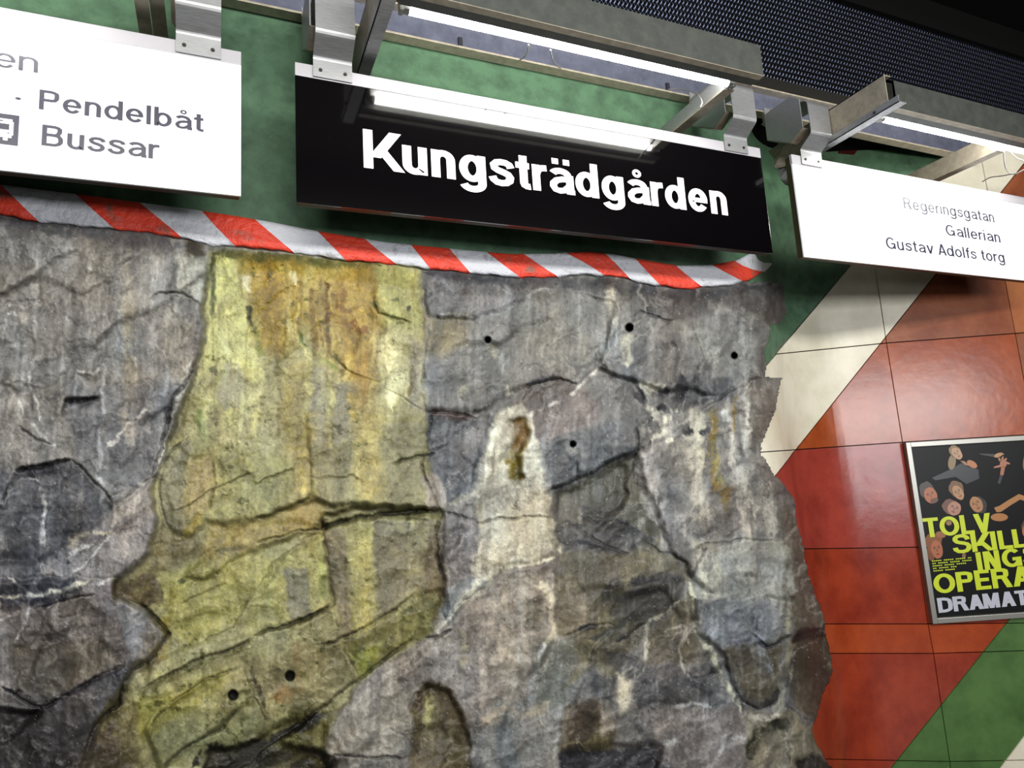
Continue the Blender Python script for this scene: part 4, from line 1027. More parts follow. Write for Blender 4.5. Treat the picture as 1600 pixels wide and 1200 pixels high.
    ([(957,440),(955,480),(960,510)],6,(182,172,150),.9),([(980,518),(978,540),(980,570)],9,(164,154,128),.85),([(962,512),(946,530),(932,560)],6,(170,172,168),.7),([(940,540),(960,520),(958,560)],7,(140,140,136),.5),([(738,500),(728,560),(718,620)],6,(128,124,114),.6),([(763,538),(768,560)],7,(146,138,112),.7),([(780,550),(785,590),(792,605)],4,(160,158,150),.6),([(728,605),(726,622)],6,(166,156,124),.8),([(792,600),(793,614)],6,(184,174,150),.9),
    ([(783,614),(772,645),(757,690),(744,755),(712,784)],4.5,(156,160,166),.6),([(860,665),(846,690),(848,750),(862,775)],5,(142,146,152),.6),([(855,660),(870,650)],5,(170,160,150),.6),([(815,632),(826,645),(832,700),(842,760)],6,(188,180,160),.6),
    ([(664,492),(700,492),(732,499),(775,488),(830,462),(875,444)],3,(166,162,156),.75),([(822,652),(875,630),(909,604),(935,574),(950,545)],3,(178,170,160),.8),([(672,500),(668,560),(664,640)],2.5,(166,160,140),.6),([(680,430),(700,446),(712,470)],6,(128,130,136),.5),([(790,440),(792,480),(780,488)],5,(150,150,148),.5),([(1030,455),(1050,475)],8,(140,134,130),.5),
    ([(750,922),(770,900),(800,884),(868,869)],3,(186,178,152),.7),([(690,980),(730,940),(760,912)],3.5,(180,176,160),.7),([(843,905),(862,940),(858,990),(846,1020)],4,(188,176,150),.8),([(850,1005),(835,1030)],6,(200,200,200),.8),([(838,1030),(828,1070),(832,1100)],5,(150,154,158),.5),([(800,1000),(795,1100),(780,1120)],8,(158,146,126),.5),([(740,1130),(780,1112),(840,1112)],6,(168,148,120),.6),
    ([(1078,905),(1086,975),(1118,1040),(1145,1095),(1160,1122)],3.2,(186,178,142),.85),([(1062,940),(1040,950),(1012,975),(1010,1020),(985,1060)],2.2,(176,170,150),.7),([(1225,850),(1238,920),(1236,980)],7,(150,146,130),.7),([(1100,870),(1104,930)],4,(176,166,140),.7),([(1150,850),(1156,900)],5,(160,154,138),.6),([(1240,1000),(1222,1060),(1212,1110)],6,(120,112,84),.6),([(1160,1110),(1180,1122),(1220,1115)],6,(170,160,150),.7),([(1165,1150),(1130,1150),(1120,1190)],4,(170,168,170),.6),([(880,1165),(900,1160),(930,1160)],3,(170,160,110),.5)):
    streak(p, w, c, a, 1, .35)
paint([(286,374),(316,378),(318,396),(306,404),(292,400)], (66,52,30), 8, .85)
paint([(272,400),(326,398),(324,440),(310,480),(290,440)], (166,158,138), 12, .8)
paint([(826,602),(880,590),(905,604),(870,650),(835,680),(822,650)], (104,90,85), 12, .8)
paint([(1049,592),(1135,592),(1146,612),(1085,634),(1052,620)], (72,72,75), 10, .8)
paint([(540,540),(580,540),(582,610),(560,630)], (150,116,48), 14, .8)
for p, w, c, a in (([(770,660),(766,707),(761,741),(748,782)],6,(204,194,168),.9),([(830,690),(843,741),(848,768)],7,(198,188,162),.85),([(705,789),(753,763),(821,752)],5,(178,166,142),.7),([(865,812),(869,872)],6,(200,188,160),.85),([(748,836),(744,905)],8,(176,166,146),.8),([(815,636),(790,648),(778,680)],7,(196,186,158),.8),([(784,700),(782,745),(800,775)],8,(194,184,156),.8),([(800,790),(850,840),(860,860)],8,(182,172,146),.6),
    ([(1075,672),(1088,750),(1105,827)],11,(166,156,142),.8),([(1170,628),(1170,707)],4,(184,180,172),.85),([(1135,647),(1148,707),(1183,814)],9,(172,162,148),.8),([(1196,750),(1213,836)],6,(164,154,142),.7),([(998,703),(1015,771),(1028,819)],13,(164,152,146),.8),([(1040,700),(1050,760),(1060,800)],7,(92,90,90),.7),([(1098,640),(1090,690),(1100,740)],7,(188,178,150),.8),([(1130,640),(1138,670)],6,(176,172,166),.8),([(1235,800),(1246,870),(1262,930)],6,(84,80,66),.6),
    ([(0,933),(56,929),(99,920),(140,905)],3.5,(196,186,160),.9),([(107,847),(142,830),(180,832)],4,(190,178,148),.8),([(64,815),(76,870),(44,930),(36,985)],4.5,(168,166,170),.8),([(0,873),(60,868),(107,880)],9,(50,50,62),.8),([(30,745),(90,730),(120,740)],7,(60,60,72),.8),([(0,955),(50,940),(110,930)],6,(44,44,56),.8),([(180,790),(200,830),(190,870)],9,(176,164,158),.5),
    ([(0,1155),(40,1125),(86,1092)],13,(40,34,34),.9),([(86,1092),(140,1068),(193,1045)],6,(58,56,66),.8),([(-40,1190),(60,1175),(120,1190)],16,(56,50,50),.7),
    ([(300,1205),(327,1168),(421,1161),(480,1130),(516,1109)],7,(28,25,18),.9),([(345,1195),(400,1185),(470,1170),(520,1185)],12,(42,38,28),.8),([(391,1040),(417,1118)],3,(60,54,38),.8),([(335,864),(430,847),(503,826)],5,(104,96,58),.8),([(396,992),(450,976),(522,948)],5,(82,78,44),.75),([(510,800),(560,794),(640,797)],6,(88,80,50),.75),([(484,780),(440,796),(404,808)],5,(106,96,56),.7),([(222,1084),(262,1060),(320,1036),(396,1000)],5,(84,80,42),.7),([(232,1150),(250,1118),(296,1086),(350,1056)],4,(88,84,40),.7),
    ([(160,930),(180,940),(182,905)],5,(66,54,42),.7),([(232,955),(262,990),(232,1030)],5,(72,62,40),.7),([(190,1070),(186,1100),(150,1132),(138,1170)],6,(52,44,34),.7),([(684,812),(694,900),(676,980)],5,(72,62,44),.6),
    ([(488,450),(492,520),(486,560)],4,(122,92,38),.8),([(512,440),(516,500),(508,560)],3.5,(108,76,30),.8),([(540,450),(536,500),(556,540)],4,(116,84,34),.7),([(470,470),(462,520),(478,560)],3,(196,180,108),.7),([(526,505),(536,560),(548,600)],5,(186,168,100),.7),([(430,420),(425,500)],10,(166,132,44),.6),([(560,420),(576,450),(590,470)],5,(140,118,50),.7),
    ([(610,520),(618,600),(612,640)],12,(196,188,140),.8),([(585,520),(580,600),(574,650)],6,(186,170,96),.7),([(360,520),(352,545),(370,580)],6,(198,190,126),.7),([(335,620),(322,650),(318,690)],8,(188,182,118),.8),([(398,600),(402,640),(392,690)],9,(192,184,124),.8),([(352,600),(350,640)],8,(142,134,112),.7)):
    streak(p, w, c, a, 1, .3)
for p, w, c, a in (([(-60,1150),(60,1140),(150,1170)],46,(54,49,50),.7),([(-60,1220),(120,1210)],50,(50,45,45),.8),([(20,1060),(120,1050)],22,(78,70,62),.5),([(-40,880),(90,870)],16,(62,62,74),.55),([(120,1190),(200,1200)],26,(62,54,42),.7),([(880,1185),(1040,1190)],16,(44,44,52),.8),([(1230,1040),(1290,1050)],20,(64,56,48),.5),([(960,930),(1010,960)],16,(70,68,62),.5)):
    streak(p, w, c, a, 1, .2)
paint([(751,804),(869,802),(866,866),(800,872),(751,890)], (186,174,146), 10, .7)
paint([(1085,866),(1222,862),(1224,936),(1085,938)], (150,147,138), 12, .6)
paint([(1128,1022),(1215,1000),(1208,1085),(1162,1098)], (90,79,61), 10, .7)
for p, w, c, a in (([(694,976),(751,905),(817,868),(870,874)],4,(196,190,170),.85),([(782,918),(784,1000),(788,1068)],13,(172,158,142),.75),([(835,910),(861,936),(866,1006)],5,(192,176,150),.85),([(760,960),(756,1060),(750,1110)],9,(164,148,134),.6),([(725,985),(722,1040)],7,(152,136,92),.6),([(812,930),(806,1010),(818,1060)],6,(150,150,152),.5),
    ([(1033,839),(1000,880),(975,918),(950,960),(923,1015),(887,1077)],11,(128,115,80),.65),([(1092,866),(1098,945)],5,(188,176,148),.8),([(1118,866),(1121,936)],5,(182,172,144),.7),([(1140,872),(1146,930)],4,(128,128,130),.6),([(1196,866),(1200,930)],8,(120,122,124),.6),([(1136,960),(1150,985),(1146,1010)],15,(116,116,128),.6),([(1184,990),(1196,1030),(1204,1060)],6,(132,138,150),.6),([(1226,936),(1232,1000),(1235,1068)],5,(144,138,112),.7),([(1250,880),(1262,930),(1280,975)],5,(124,116,98),.6),
    ([(1010,1140),(1060,1132),(1120,1140),(1160,1158)],10,(146,134,126),.6),([(1000,1170),(1050,1160),(1090,1185)],5,(170,164,160),.6),([(672,1086),(667,1140)],7,(164,154,84),.8),([(650,1105),(658,1080),(676,1068),(704,1082),(724,1118),(736,1170)],5,(70,56,34),.7),([(742,1122),(790,1130),(850,1105),(862,1090)],7,(178,158,130),.6),([(786,1130),(820,1160),(852,1185)],13,(108,114,118),.6),([(700,1000),(690,1060)],9,(158,146,134),.5),([(560,1150),(600,1120),(640,1130)],8,(158,148,132),.6),([(555,1100),(575,1120),(560,1150)],5,(172,162,146),.6),
    ([(1016,1000),(1008,1040),(990,1060)],2.5,(184,178,160),.8),([(1034,985),(1070,975),(1082,1010)],2,(176,170,156),.6),([(1060,1010),(1072,1050),(1090,1062)],2,(168,164,156),.6),([(960,1058),(990,1040)],3,(184,176,156),.7),([(1050,1110),(1080,1095),(1110,1100)],3,(160,158,156),.6),([(880,1100),(896,1140),(876,1180)],4,(110,100,76),.6),
    ([(900,790),(940,800),(985,822)],4,(54,54,58),.7),([(880,815),(930,822),(980,842)],4,(56,56,58),.7),([(925,1000),(960,985),(1000,960)],5,(58,60,62),.7),([(985,915),(1030,900),(1070,906)],6,(48,48,52),.8),([(1000,930),(1040,925)],4,(50,50,54),.6),([(940,1030),(990,1030),(1020,1045)],8,(60,60,66),.6),([(1030,1085),(1080,1065),(1120,1050)],7,(52,52,60),.7),
    ([(840,450),(836,520),(820,580)],5,(128,124,116),.6),([(880,480),(876,540)],4,(136,132,122),.5),([(1000,520),(1006,570),(1020,600)],7,(92,88,86),.6),([(1030,500),(1046,540),(1040,590)],7,(130,120,112),.5),([(1100,470),(1150,490),(1190,500)],6,(134,126,118),.5),([(1080,500),(1110,560)],12,(126,122,112),.5),([(690,560),(700,620)],7,(100,100,100),.5)):
    streak(p, w, c, a, 1, .25)
# black and white brecciated patch
for x, y, w in ((1008,655,10),(1020,668,9),(1000,620,9),(1035,610,8),(1004,690,8),(1060,595,9),(1066,618,8),(1090,600,6),(1030,636,6),(1075,670,7),(1100,675,6)):
    streak([(x-7,y+3),(x,y),(x+8,y-3)], w, (38,38,46), .85, 1, .2)
for x, y, w in ((1012,605,10),(1028,600,7),(1040,655,9),(1010,640,6),(1042,690,6),(1020,684,5),(1050,640,6)):
    streak([(x-8,y+2),(x,y-2),(x+8,y)], w*.7, (196,186,160), .8, 1, .2)
# dark smudges
for p, w, a in (([(985,912),(1020,905),(1068,904)],6,.8),([(960,942),(990,930),(1020,925)],5,.8),([(905,804),(935,812),(960,820),(1000,832)],6,.7),([(872,845),(915,846),(960,862),(985,868)],5,.7),([(905,980),(935,975)],5,.8),([(965,1000),(990,985),(1005,975)],4,.8),([(1080,1050),(1105,1045),(1118,1055)],8,.8),([(1095,1020),(1110,1030)],7,.7),([(1170,970),(1178,975)],9,.7),([(1180,1000),(1200,1008),(1225,1000),(1238,990)],4,.8),([(1155,1092),(1180,1100),(1208,1092),(1212,1075)],6,.75),([(818,598),(860,590),(880,592)],4,.8),([(1010,480),(1022,490),(1030,500)],7,.6),([(860,895),(884,886)],8,.5),([(945,1020),(980,1022),(1000,1030)],5,.6),([(1030,1075),(1070,1060)],6,.6),([(735,645),(760,636)],3,.5),([(0,925),(30,915),(60,920)],7,.7),([(75,935),(110,922),(130,925)],7,.8),([(20,742),(50,738),(90,730)],7,.8),([(100,628),(125,624),(158,622)],4,.8),([(84,616),(92,620)],6,.6),([(0,1075),(20,1086),(34,1082)],3,.8),([(1020,1170),(990,1130)],5,.5),([(862,840),(866,870)],4,.5),([(1078,905),(1100,860),(1130,850)],3,.5)):
    streak(p, w, (46,46,52), a, 1, .4)
# ======== cracks (left of travel stands proud where a step is given)
K = crack
K([(400,758),(416,746),(440,737),(461,731)], 2.2,.012,.010); K([(475,748),(533,745),(560,741)], 1.6,.006)
K([(398,811),(440,799),(480,778),(484,766)], 2.6,.014,.018); K([(484,766),(484,700)], 1.4,.004)
K([(504,806),(507,825),(533,814),(600,804),(650,796),(690,797)], 4.5,.035,.02,30,.8)
K([(400,848),(453,834),(507,826)], 2.2,.012,.01); K([(400,926),(427,884),(477,844),(504,831)], 2.0,.010,.006)
K([(507,832),(514,900),(520,945),(528,1000)], 1.8,.008); K([(400,990),(435,982),(480,964),(520,945)], 3.4,.020,.016,26,.6)
K([(612,797),(640,806),(667,817)], 2,.008); K([(613,725),(640,716),(682,711)], 2.8,.016,.008,20,.7)
K([(672,640),(670,706),(661,724),(668,752),(688,799),(680,842),(692,898),(692,925)], 2.4,.014,0,10,.4)
K([(495,1010),(520,1006),(533,999),(555,987),(592,971),(650,928)], 2.8,.018,.012,22,.6); K([(535,1000),(547,1030),(560,1060)], 1.5,.006)
K([(650,996),(632,1005),(600,1031),(560,1061),(525,1086),(495,1112),(475,1128),(412,1170),(395,1180)], 3,.018,.006,22,.6)
K([(664,995),(685,993),(706,985)], 3.2,.018,.006,18,.85); K([(395,1085),(415,1128)], 2,.01)
K([(219,1078),(267,1051),(320,1030),(400,995)], 3,.018,.016,24,.6); K([(228,1142),(248,1115),(293,1080),(347,1053),(380,1040)], 2.6,.014,.010,20,.55)
K([(250,1200),(293,1168),(347,1136),(370,1108)], 3,.016,.008,20,.5); K([(312,1008),(360,981),(378,950),(402,924)], 2,.010,.004)
K([(380,1040),(402,1092)], 1.8,.008); K([(283,944),(320,928),(355,912)], 1.6,.007,.006); K([(270,800),(300,790),(335,765),(380,745),(400,735)],1.8,.008,.01)
K([(330,720),(336,760),(328,800)],2,.008); K([(283,690),(262,712),(248,730)], 2.4,.012,0,10,.6); K([(240,745),(222,755)],2.4,.014,0,10,.7)
K([(250,735),(252,790),(262,826)],1.8,.008,0,10,.5); K([(306,560),(292,595),(270,625),(262,655),(252,700),(236,742)], 4,.030,0,14,.75)
K([(322,390),(322,470),(318,520),(306,560)], 2,.008,0,10,.3); K([(181,907),(184,931),(211,944),(229,950),(264,987),(234,1032),(205,1044),(190,1067),(184,1102),(158,1122),(141,1148),(130,1180)], 3.2,.022,0,14,.6)
K([(20,736),(60,728),(110,717)], 4,.026,.016,24,.75); K([(110,716),(135,740),(165,775),(176,790)], 2.4,.014,.008,18,.5)
K([(30,665),(55,685),(82,694)], 2,.010,.006); K([(0,1075),(20,1086),(36,1080)], 2,.010); K([(0,1076),(40,1095),(66,1110)], 2.4,.014,.010,20,.5)
K([(66,1108),(120,1076),(195,1036)], 3.6,.022,.020,26,.45); K([(0,1165),(30,1145),(66,1112)],4,.02,.01,20,.6)
K([(55,952),(100,938),(150,926)], 2.4,.012,.012,20,.5); K([(90,962),(125,957)],1.4,.006); K([(98,652),(102,626),(155,620)],3,.018,.01,16,.7)
K([(0,785),(14,760),(20,738)],3,.016,0,10,.6); K([(170,832),(150,850),(110,872)],1.6,.006,.006); K([(190,792),(210,800)],1.4,.005); K([(180,835),(215,825)],1.6,.006)
K([(280,380),(292,440)],1.5,.005); K([(228,470),(250,455),(290,460),(318,482)],2,.010,.010)
K([(740,820),(780,810),(868,808)], 2.2,.012,.008,18,.6); K([(690,800),(720,806),(750,819),(760,815)], 2.4,.012,0,10,.6)
K([(690,945),(700,975)],1.6,.006); K([(700,968),(740,930),(760,915)],2,.01,.006,14,.4)
K([(745,655),(735,650),(716,646),(662,646)], 2.4,.014,.014,20,.5); K([(815,632),(830,602),(875,592),(909,603)], 2.2,.012,.010,18,.5)
K([(849,770),(880,757),(912,743),(961,717),(991,702)], 3,.018,.016,26,.55); K([(992,660),(994,702),(990,720)], 2,.01,0,10,.6)
K([(950,575),(938,570),(905,605)],1.6,.006); K([(962,468),(960,540)],1.4,.004,0,8,.25); K([(915,555),(918,515),(924,480)],1.4,.005,0,8,.3)
K([(985,498),(1000,485),(1030,498),(1060,503)],2,.010,.008,16,.5); K([(1045,520),(1060,560),(1050,600)],1.6,.007); K([(1085,510),(1100,560),(1085,590)],1.6,.007,.004)
K([(1195,590),(1172,598),(1140,612),(1108,630),(1090,640)],2.6,.016,.012,20,.4); K([(1172,600),(1168,660),(1171,712)],1.8,.008,0,8,.35)
K([(985,868),(955,855),(910,832),(900,820)],2.4,.012,.01,18,.5); K([(1000,832),(960,812),(915,800)],2.4,.012,.01,18,.5); K([(1010,850),(1030,862),(1050,862)],2,.01)
K([(1078,864),(1100,852),(1150,845),(1220,845)],2,.010,.006,16,.45); K([(1050,862),(1068,880),(1078,905)],2.4,.012,0,10,.5)
K([(965,1005),(990,988),(1012,975)],2,.01,.008,14,.5); K([(880,995),(925,975),(960,975)],2,.01,.006,14,.4); K([(1012,975),(1010,1010),(985,1050),(960,1060)],1.6,.007)
K([(1128,1020),(1140,1070),(1158,1100)],2,.01,0,10,.4); K([(1158,1100),(1190,1106),(1212,1094),(1214,1070)],2.6,.014,0,10,.5); K([(1242,1000),(1236,1050),(1224,1100)],2.2,.012,0,10,.5)
K([(1224,1102),(1250,1122),(1276,1130)],2,.01); K([(1085,1060),(1120,1052),(1128,1040)],2.4,.012,0,10,.6); K([(1190,960),(1175,990),(1200,1010),(1240,995)],2,.01,0,8,.5)
K([(640,1105),(650,1085),(690,1070)],2,.008); K([(520,1180),(560,1182),(600,1186),(640,1182)],2.6,.014,.01,16,.6); K([(605,1140),(640,1160),(655,1182)],1.6,.006,0,8,.4)
K([(700,640),(702,700)],1.2,.003,0,8,.2); K([(545,490),(560,520),(552,560)],1.6,.006,0,8,.4); K([(520,560),(545,580),(590,600)],1.8,.008,.006,14,.35)
K([(600,610),(630,622),(660,645)],1.6,.006,.004,12,.3); K([(584,468),(592,490),(640,502)],2,.010,.010,16,.4)
K([(880,450),(872,500),(850,560)],1.4,.004,0,8,.2); K([(775,440),(800,455),(830,458)],1.5,.006,.005,12,.35)
HOLES = [(453,1056,7.5),(364,1086,7.5),(762,531,4.5),(983,512,6),(895,694,4.5),(1147,556,4.5)]
"""
# ------------------------------------------------------------------ rock face
def vnoise(U, V, sx, sy, seed, ang=0.0):
    """smooth value noise, feature size sx * sy"""
    g = np.random.default_rng(seed).random((128, 128))
    if ang:
        c, s = math.cos(ang), math.sin(ang); U, V = U*c+V*s, -U*s+V*c
    x = U/sx+1000.0; y = V/sy+1000.0
    xi = np.floor(x).astype(int); yi = np.floor(y).astype(int); fx = x-xi; fy = y-yi
    fx = fx*fx*fx*(fx*(fx*6-15)+10); fy = fy*fy*fy*(fy*(fy*6-15)+10)
    a = g[yi % 128, xi % 128]; b = g[yi % 128, (xi+1) % 128]; c_ = g[(yi+1) % 128, xi % 128]; d = g[(yi+1) % 128, (xi+1) % 128]
    return (a*(1-fx)+b*fx)*(1-fy)+(c_*(1-fx)+d*fx)*fy
def fbm(U, V, sx, sy, seed, oct=4, ang=0.0, gain=.5):
    r = 0; amp = 1; tot = 0
    for k in range(oct):
        r = r+amp*(vnoise(U, V, sx/2**k, sy/2**k, seed+31*k, ang)-.5)*2; tot += amp; amp *= gain
    return r/tot
def sstep(x): x = np.clip(x, 0, 1); return x*x*(3-2*x)

OUT = [(-560,320),(0,326),(60,336),(100,338),(160,346),(280,354),(330,366),(400,374),(480,384),(560,394),(640,402),(720,408),(800,415),(900,414),(960,416),(1020,428),(1080,436),(1140,434),(1190,440),(1224,444),(1228,488),(1218,502),(1203,508),(1200,545),(1198,590),(1214,589),(1227,588),(1222,612),(1208,650),(1197,680),(1190,712),(1212,742),(1242,778),(1247,812),(1258,850),(1258,872),(1268,905),(1280,945),(1290,978),(1296,1010),(1300,1048),(1292,1075),(1277,1108),(1270,1140),(1280,1172),(1304,1200),(1318,1290),(1330,1500),(1340,2400),(-560,2400)]
us = np.concatenate([np.arange(-560, -8, 6), np.arange(-8, 1345, 1.7)])
vs_ = np.concatenate([np.arange(325, 1212, 1.7), 1212+np.cumsum(np.linspace(2, 12, 170))])
U, V = np.meshgrid(us, vs_)
H_, W_ = U.shape
def inside(poly, X, Y):
    r = np.zeros(X.shape, bool); n = len(poly)
    for i in range(n):
        x0, y0 = poly[i]; x1, y1 = poly[(i+1) % n]
        if y0 == y1: continue
        c = ((y0 > Y) != (y1 > Y)) & (X < (x1-x0)*(Y-y0)/(y1-y0)+x0); r ^= c
    return r
def segdist(pts, X, Y, closed=False):
    best = np.full(X.shape, 1e9); n = len(pts); cum = 0; along = np.zeros(X.shape); sgn = np.zeros(X.shape)
    for i in range(n if closed else n-1):
        x0, y0 = pts[i][:2]; x1, y1 = pts[(i+1) % n][:2]; dx, dy = x1-x0, y1-y0; l2 = dx*dx+dy*dy+1e-9
        t = np.clip(((X-x0)*dx+(Y-y0)*dy)/l2, 0, 1); ex = X-x0-dx*t; ey = Y-y0-dy*t; d = np.hypot(ex, ey)
        m = d < best; best = np.where(m, d, best); l = math.sqrt(l2)
        along = np.where(m, cum+t*l, along); sgn = np.where(m, np.sign(dx*ey-dy*ex), sgn); cum += l
    return best, along/cum, sgn
def win(pts, pad):
    xs = [p[0] for p in pts]; ys = [p[1] for p in pts]
    i0 = np.searchsorted(us, min(xs)-pad); i1 = np.searchsorted(us, max(xs)+pad)
    j0 = np.searchsorted(vs_, min(ys)-pad); j1 = np.searchsorted(vs_, max(ys)+pad)
    return slice(j0, j1), slice(i0, i1)
# domain warp: ragged, natural borders
WX = fbm(U, V, 40, 46, 5, 5, 0, .62)*11+fbm(U, V, 7, 8, 6, 3, 0, .7)*3.0
WY = fbm(U, V, 40, 46, 7, 5, 0, .62)*11+fbm(U, V, 7, 8, 8, 3, 0, .7)*3.0
BRK = fbm(U, V, 24, 24, 61, 3)*.5+.5
GRV = np.zeros((H_, W_))
UW = U+WX; VW = V+WY
col = np.zeros((H_, W_, 3)); hgt = np.full((H_, W_), .058)
col[:] = (112, 107, 103)

def paint(pts, rgb, f=6, a=1.0, tex=None, warp=1.0):
    if rgb[0]-rgb[2] > 40: f = f*2.0
    """blend a flat area of rock colour; f = softness of its border"""
    pad = f+14; s = win(pts, pad)
    if s[0].stop <= s[0].start or s[1].stop <= s[1].start: return
    X = U[s]+WX[s]*warp; Y = V[s]+WY[s]*warp
    d, _, _ = segdist(pts, X, Y, True); d = np.where(inside(pts, X, Y), d, -d)
    m = sstep((d+f*.5)/f)*a
    if tex is not None: m = m*np.clip(.5+tex[s]*1.2, 0, 1)
    col[s] = col[s]*(1-m[..., None])+np.array(rgb, float)*m[..., None]
def streak(pts, w0, rgb, a=.8, soft=1.0, brk=.5, warp=.8):
    """a run of colour along a line, w = half width"""
    s = win(pts, w0*2+14)
    if s[0].stop <= s[0].start or s[1].stop <= s[1].start: return
    X = U[s]+WX[s]*warp; Y = V[s]+WY[s]*warp
    d, t, _ = segdist(pts, X, Y)
    ww = w0*(.75+.5*STRN[s])*np.clip(np.minimum(t/.06, (1-t)/.10), .15, 1)
    m = sstep(1.3-d/(ww*soft*1.15+.01))**.8*a*(1-brk*np.clip(.5-STRN[s], 0, 1))*np.clip(.78+mid[s]*1.5+.5*runs2[s], 0, 1)
    col[s] = col[s]*(1-m[..., None])+np.array(rgb, float)*m[..., None]
def block(pts, h0, gx=0.0, gy=0.0, f=4, a=1.0, warp=.8):
    """a face of rock: plane h0 + slopes (metres per 100 picture points), sharp border"""
    s = win(pts, f+14)
    if s[0].stop <= s[0].start or s[1].stop <= s[1].start: return
    X = U[s]+WX[s]*warp; Y = V[s]+WY[s]*warp
    cx = sum(p[0] for p in pts)/len(pts); cy = sum(p[1] for p in pts)/len(pts)
    d, _, _ = segdist(pts, X, Y, True); d = np.where(inside(pts, X, Y), d, -d); f = f*1.5; h0 = .066+(h0-.066)*.85
    m = sstep((d+f*.5)/f)*a
    hgt[s] = hgt[s]*(1-m)+(h0+gx*(U[s]-cx)/100+gy*(V[s]-cy)/100)*m
def crack(pts, w=2.2, depth=.014, step=0.0, reach=26, dark=.45, warp=.55):
    """a joint: groove; step>0 lifts the side above/left of the line's direction (left of travel)"""
    s = win(pts, max(reach, w*3)+14)
    if s[0].stop <= s[0].start or s[1].stop <= s[1].start: return
    X = U[s]+WX[s]*warp; Y = V[s]+WY[s]*warp
    d, t, sg = segdist(pts, X, Y)
    tp = np.clip(np.minimum(t/.12, (1-t)/.12), 0, 1)**.6; ww = w*(.45+.55*tp)
    g = np.exp(-(d/ww)**2)*tp
    w = w*.8; g = np.exp(-(d/(ww*.8))**2)*tp*np.clip(.35+BRK[s]*1.1, 0, 1)
    GRV[s] = np.maximum(GRV[s], depth*1.05*g)
    if step: hgt[s] += .75*step*np.where(sg < 0, 1, 0)*np.clip(1-d/reach, 0, 1)**1.5*tp
    k = dark*.75*np.exp(-(d/(w*.9))**2)*tp*np.clip(BRK[s]*1.5-.1, 0, 1)
    col[s] = col[s]*(1-k[..., None])+np.array((42, 38, 34.))*k[..., None]
STRN = fbm(U, V, 10, 60, 40, 3)*.5+.5
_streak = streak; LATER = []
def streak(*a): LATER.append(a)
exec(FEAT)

# ---- overall texture: fractured facets, vertical runs, veins, grain
def facets(n, seed, amp, ang, asp, warp):
    g = np.random.default_rng(seed); c, s = math.cos(ang), math.sin(ang)
    P = np.stack([g.uniform(-560, 1340, n), g.uniform(300, 2300, n)], 1); P[:int(n*.8), 0] = g.uniform(-20, 1330, int(n*.8)); P[:int(n*.8), 1] = g.uniform(320, 1260, int(n*.8))
    A = (U+WX*warp)*c+(V+WY*warp)*s; B = (-(U+WX*warp)*s+(V+WY*warp)*c)*asp
    PA = P[:, 0]*c+P[:, 1]*s; PB = (-P[:, 0]*s+P[:, 1]*c)*asp
    d1 = np.full(U.shape, 1e12); d2 = np.full(U.shape, 1e12); idx = np.zeros(U.shape, int)
    for k in range(n):
        d = (A-PA[k])**2+(B-PB[k])**2
        m = d < d1; d2 = np.where(m, d1, np.minimum(d2, d)); d1 = np.where(m, d, d1); idx = np.where(m, k, idx)
    ga = g.normal(0, 1, n); gb = g.normal(0, 1, n); g0 = g.normal(0, 1, n)
    edge = np.sqrt(d2)-np.sqrt(d1)
    hh = g0[idx]*.5+ga[idx]*(A-PA[idx])/60+gb[idx]*(B-PB[idx])/60
    return np.clip(hh, -2.2, 2.2)*amp, edge, g0[idx]
yel = YEL
def blur(A, n):
    for _ in range(2):
        for ax in (0, 1):
            P = np.concatenate([np.repeat(A.take([0], ax), n+1, ax), A, np.repeat(A.take([-1], ax), n, ax)], ax); c = np.cumsum(P, ax)
            m_ = A.shape[ax]; A = (c.take(range(2*n+1, 2*n+1+m_), ax)-c.take(range(0, m_), ax))/(2*n+1)
    return A
f1, e1, t1 = facets(120, 3, .0062, math.radians(-32), 2.0, 1.0)
f2, e2, t2 = facets(420, 4, .0034, math.radians(-62), 1.7, 1.3)
hgt = blur(hgt, 1)+blur(f1, 2)*(1-.4*yel)+blur(f2, 1)*(1-.5*yel)
rg = 1-abs(fbm(U+WX, V+WY, 70, 42, 70, 4, math.radians(-30), .55)); rg2 = 1-abs(fbm(U+WX, V+WY, 24, 60, 71, 4, 0, .55))
hgt += (rg**3-.6)*.008+(rg2**4-.5)*.0012
hgt += fbm(U, V, 150, 190, 21, 3)*.014+fbm(U, V, 30, 40, 22, 4, 0, .45)*.0026+fbm(U, V, 5, 6, 23, 3, 0, .6)*.0007
hgt -= GRV
mott = fbm(U+WX, V+WY, 40, 48, 27, 6, 0, .68); fine = fbm(U, V, 4.5, 5, 28, 3, 0, .75); mid = fbm(U+WX, V+WY, 14, 20, 33, 4, .3, .7)
runs = fbm(U+WX*.6, V, 15, 170, 25, 5, .04, .62); runs2 = fbm(U+WX*.5, V, 6, 80, 26, 4, .03, .6)
gr = 1-yel
def wash(rgb, m, a):
    m = (np.clip(m, 0, 1)*a)[..., None]; col[:] = col*(1-m)+np.array(rgb, float)*m
wash((176,168,156), sstep((runs-.08)/.35)*gr*(.5+mott), .36)
wash((158,158,164), sstep((runs2-.12)/.3)*gr*np.clip(.5+mid, 0, 1), .22)
wash((74,72,78), sstep((-runs-.12+.4*mott)/.35)*gr, .26)
wash((66,66,72), sstep((mott*-1-.16)/.3)*gr*np.clip(.6+mid*1.5, 0, 1), .28)
wash((128,106,94), sstep((fbm(U, V, 60, 80, 81, 4)-.14)/.25)*gr, .18)
wash((188,180,124), sstep((runs-.05)/.35)*yel*(.6+mott), .30)
wash((150,118,52), sstep((-runs2-.10)/.3)*yel*sstep((760-V)/400+.25), .26)
wash((124,114,88), sstep((-runs-.08)/.35)*yel*np.clip(.55+mid, 0, 1), .34)
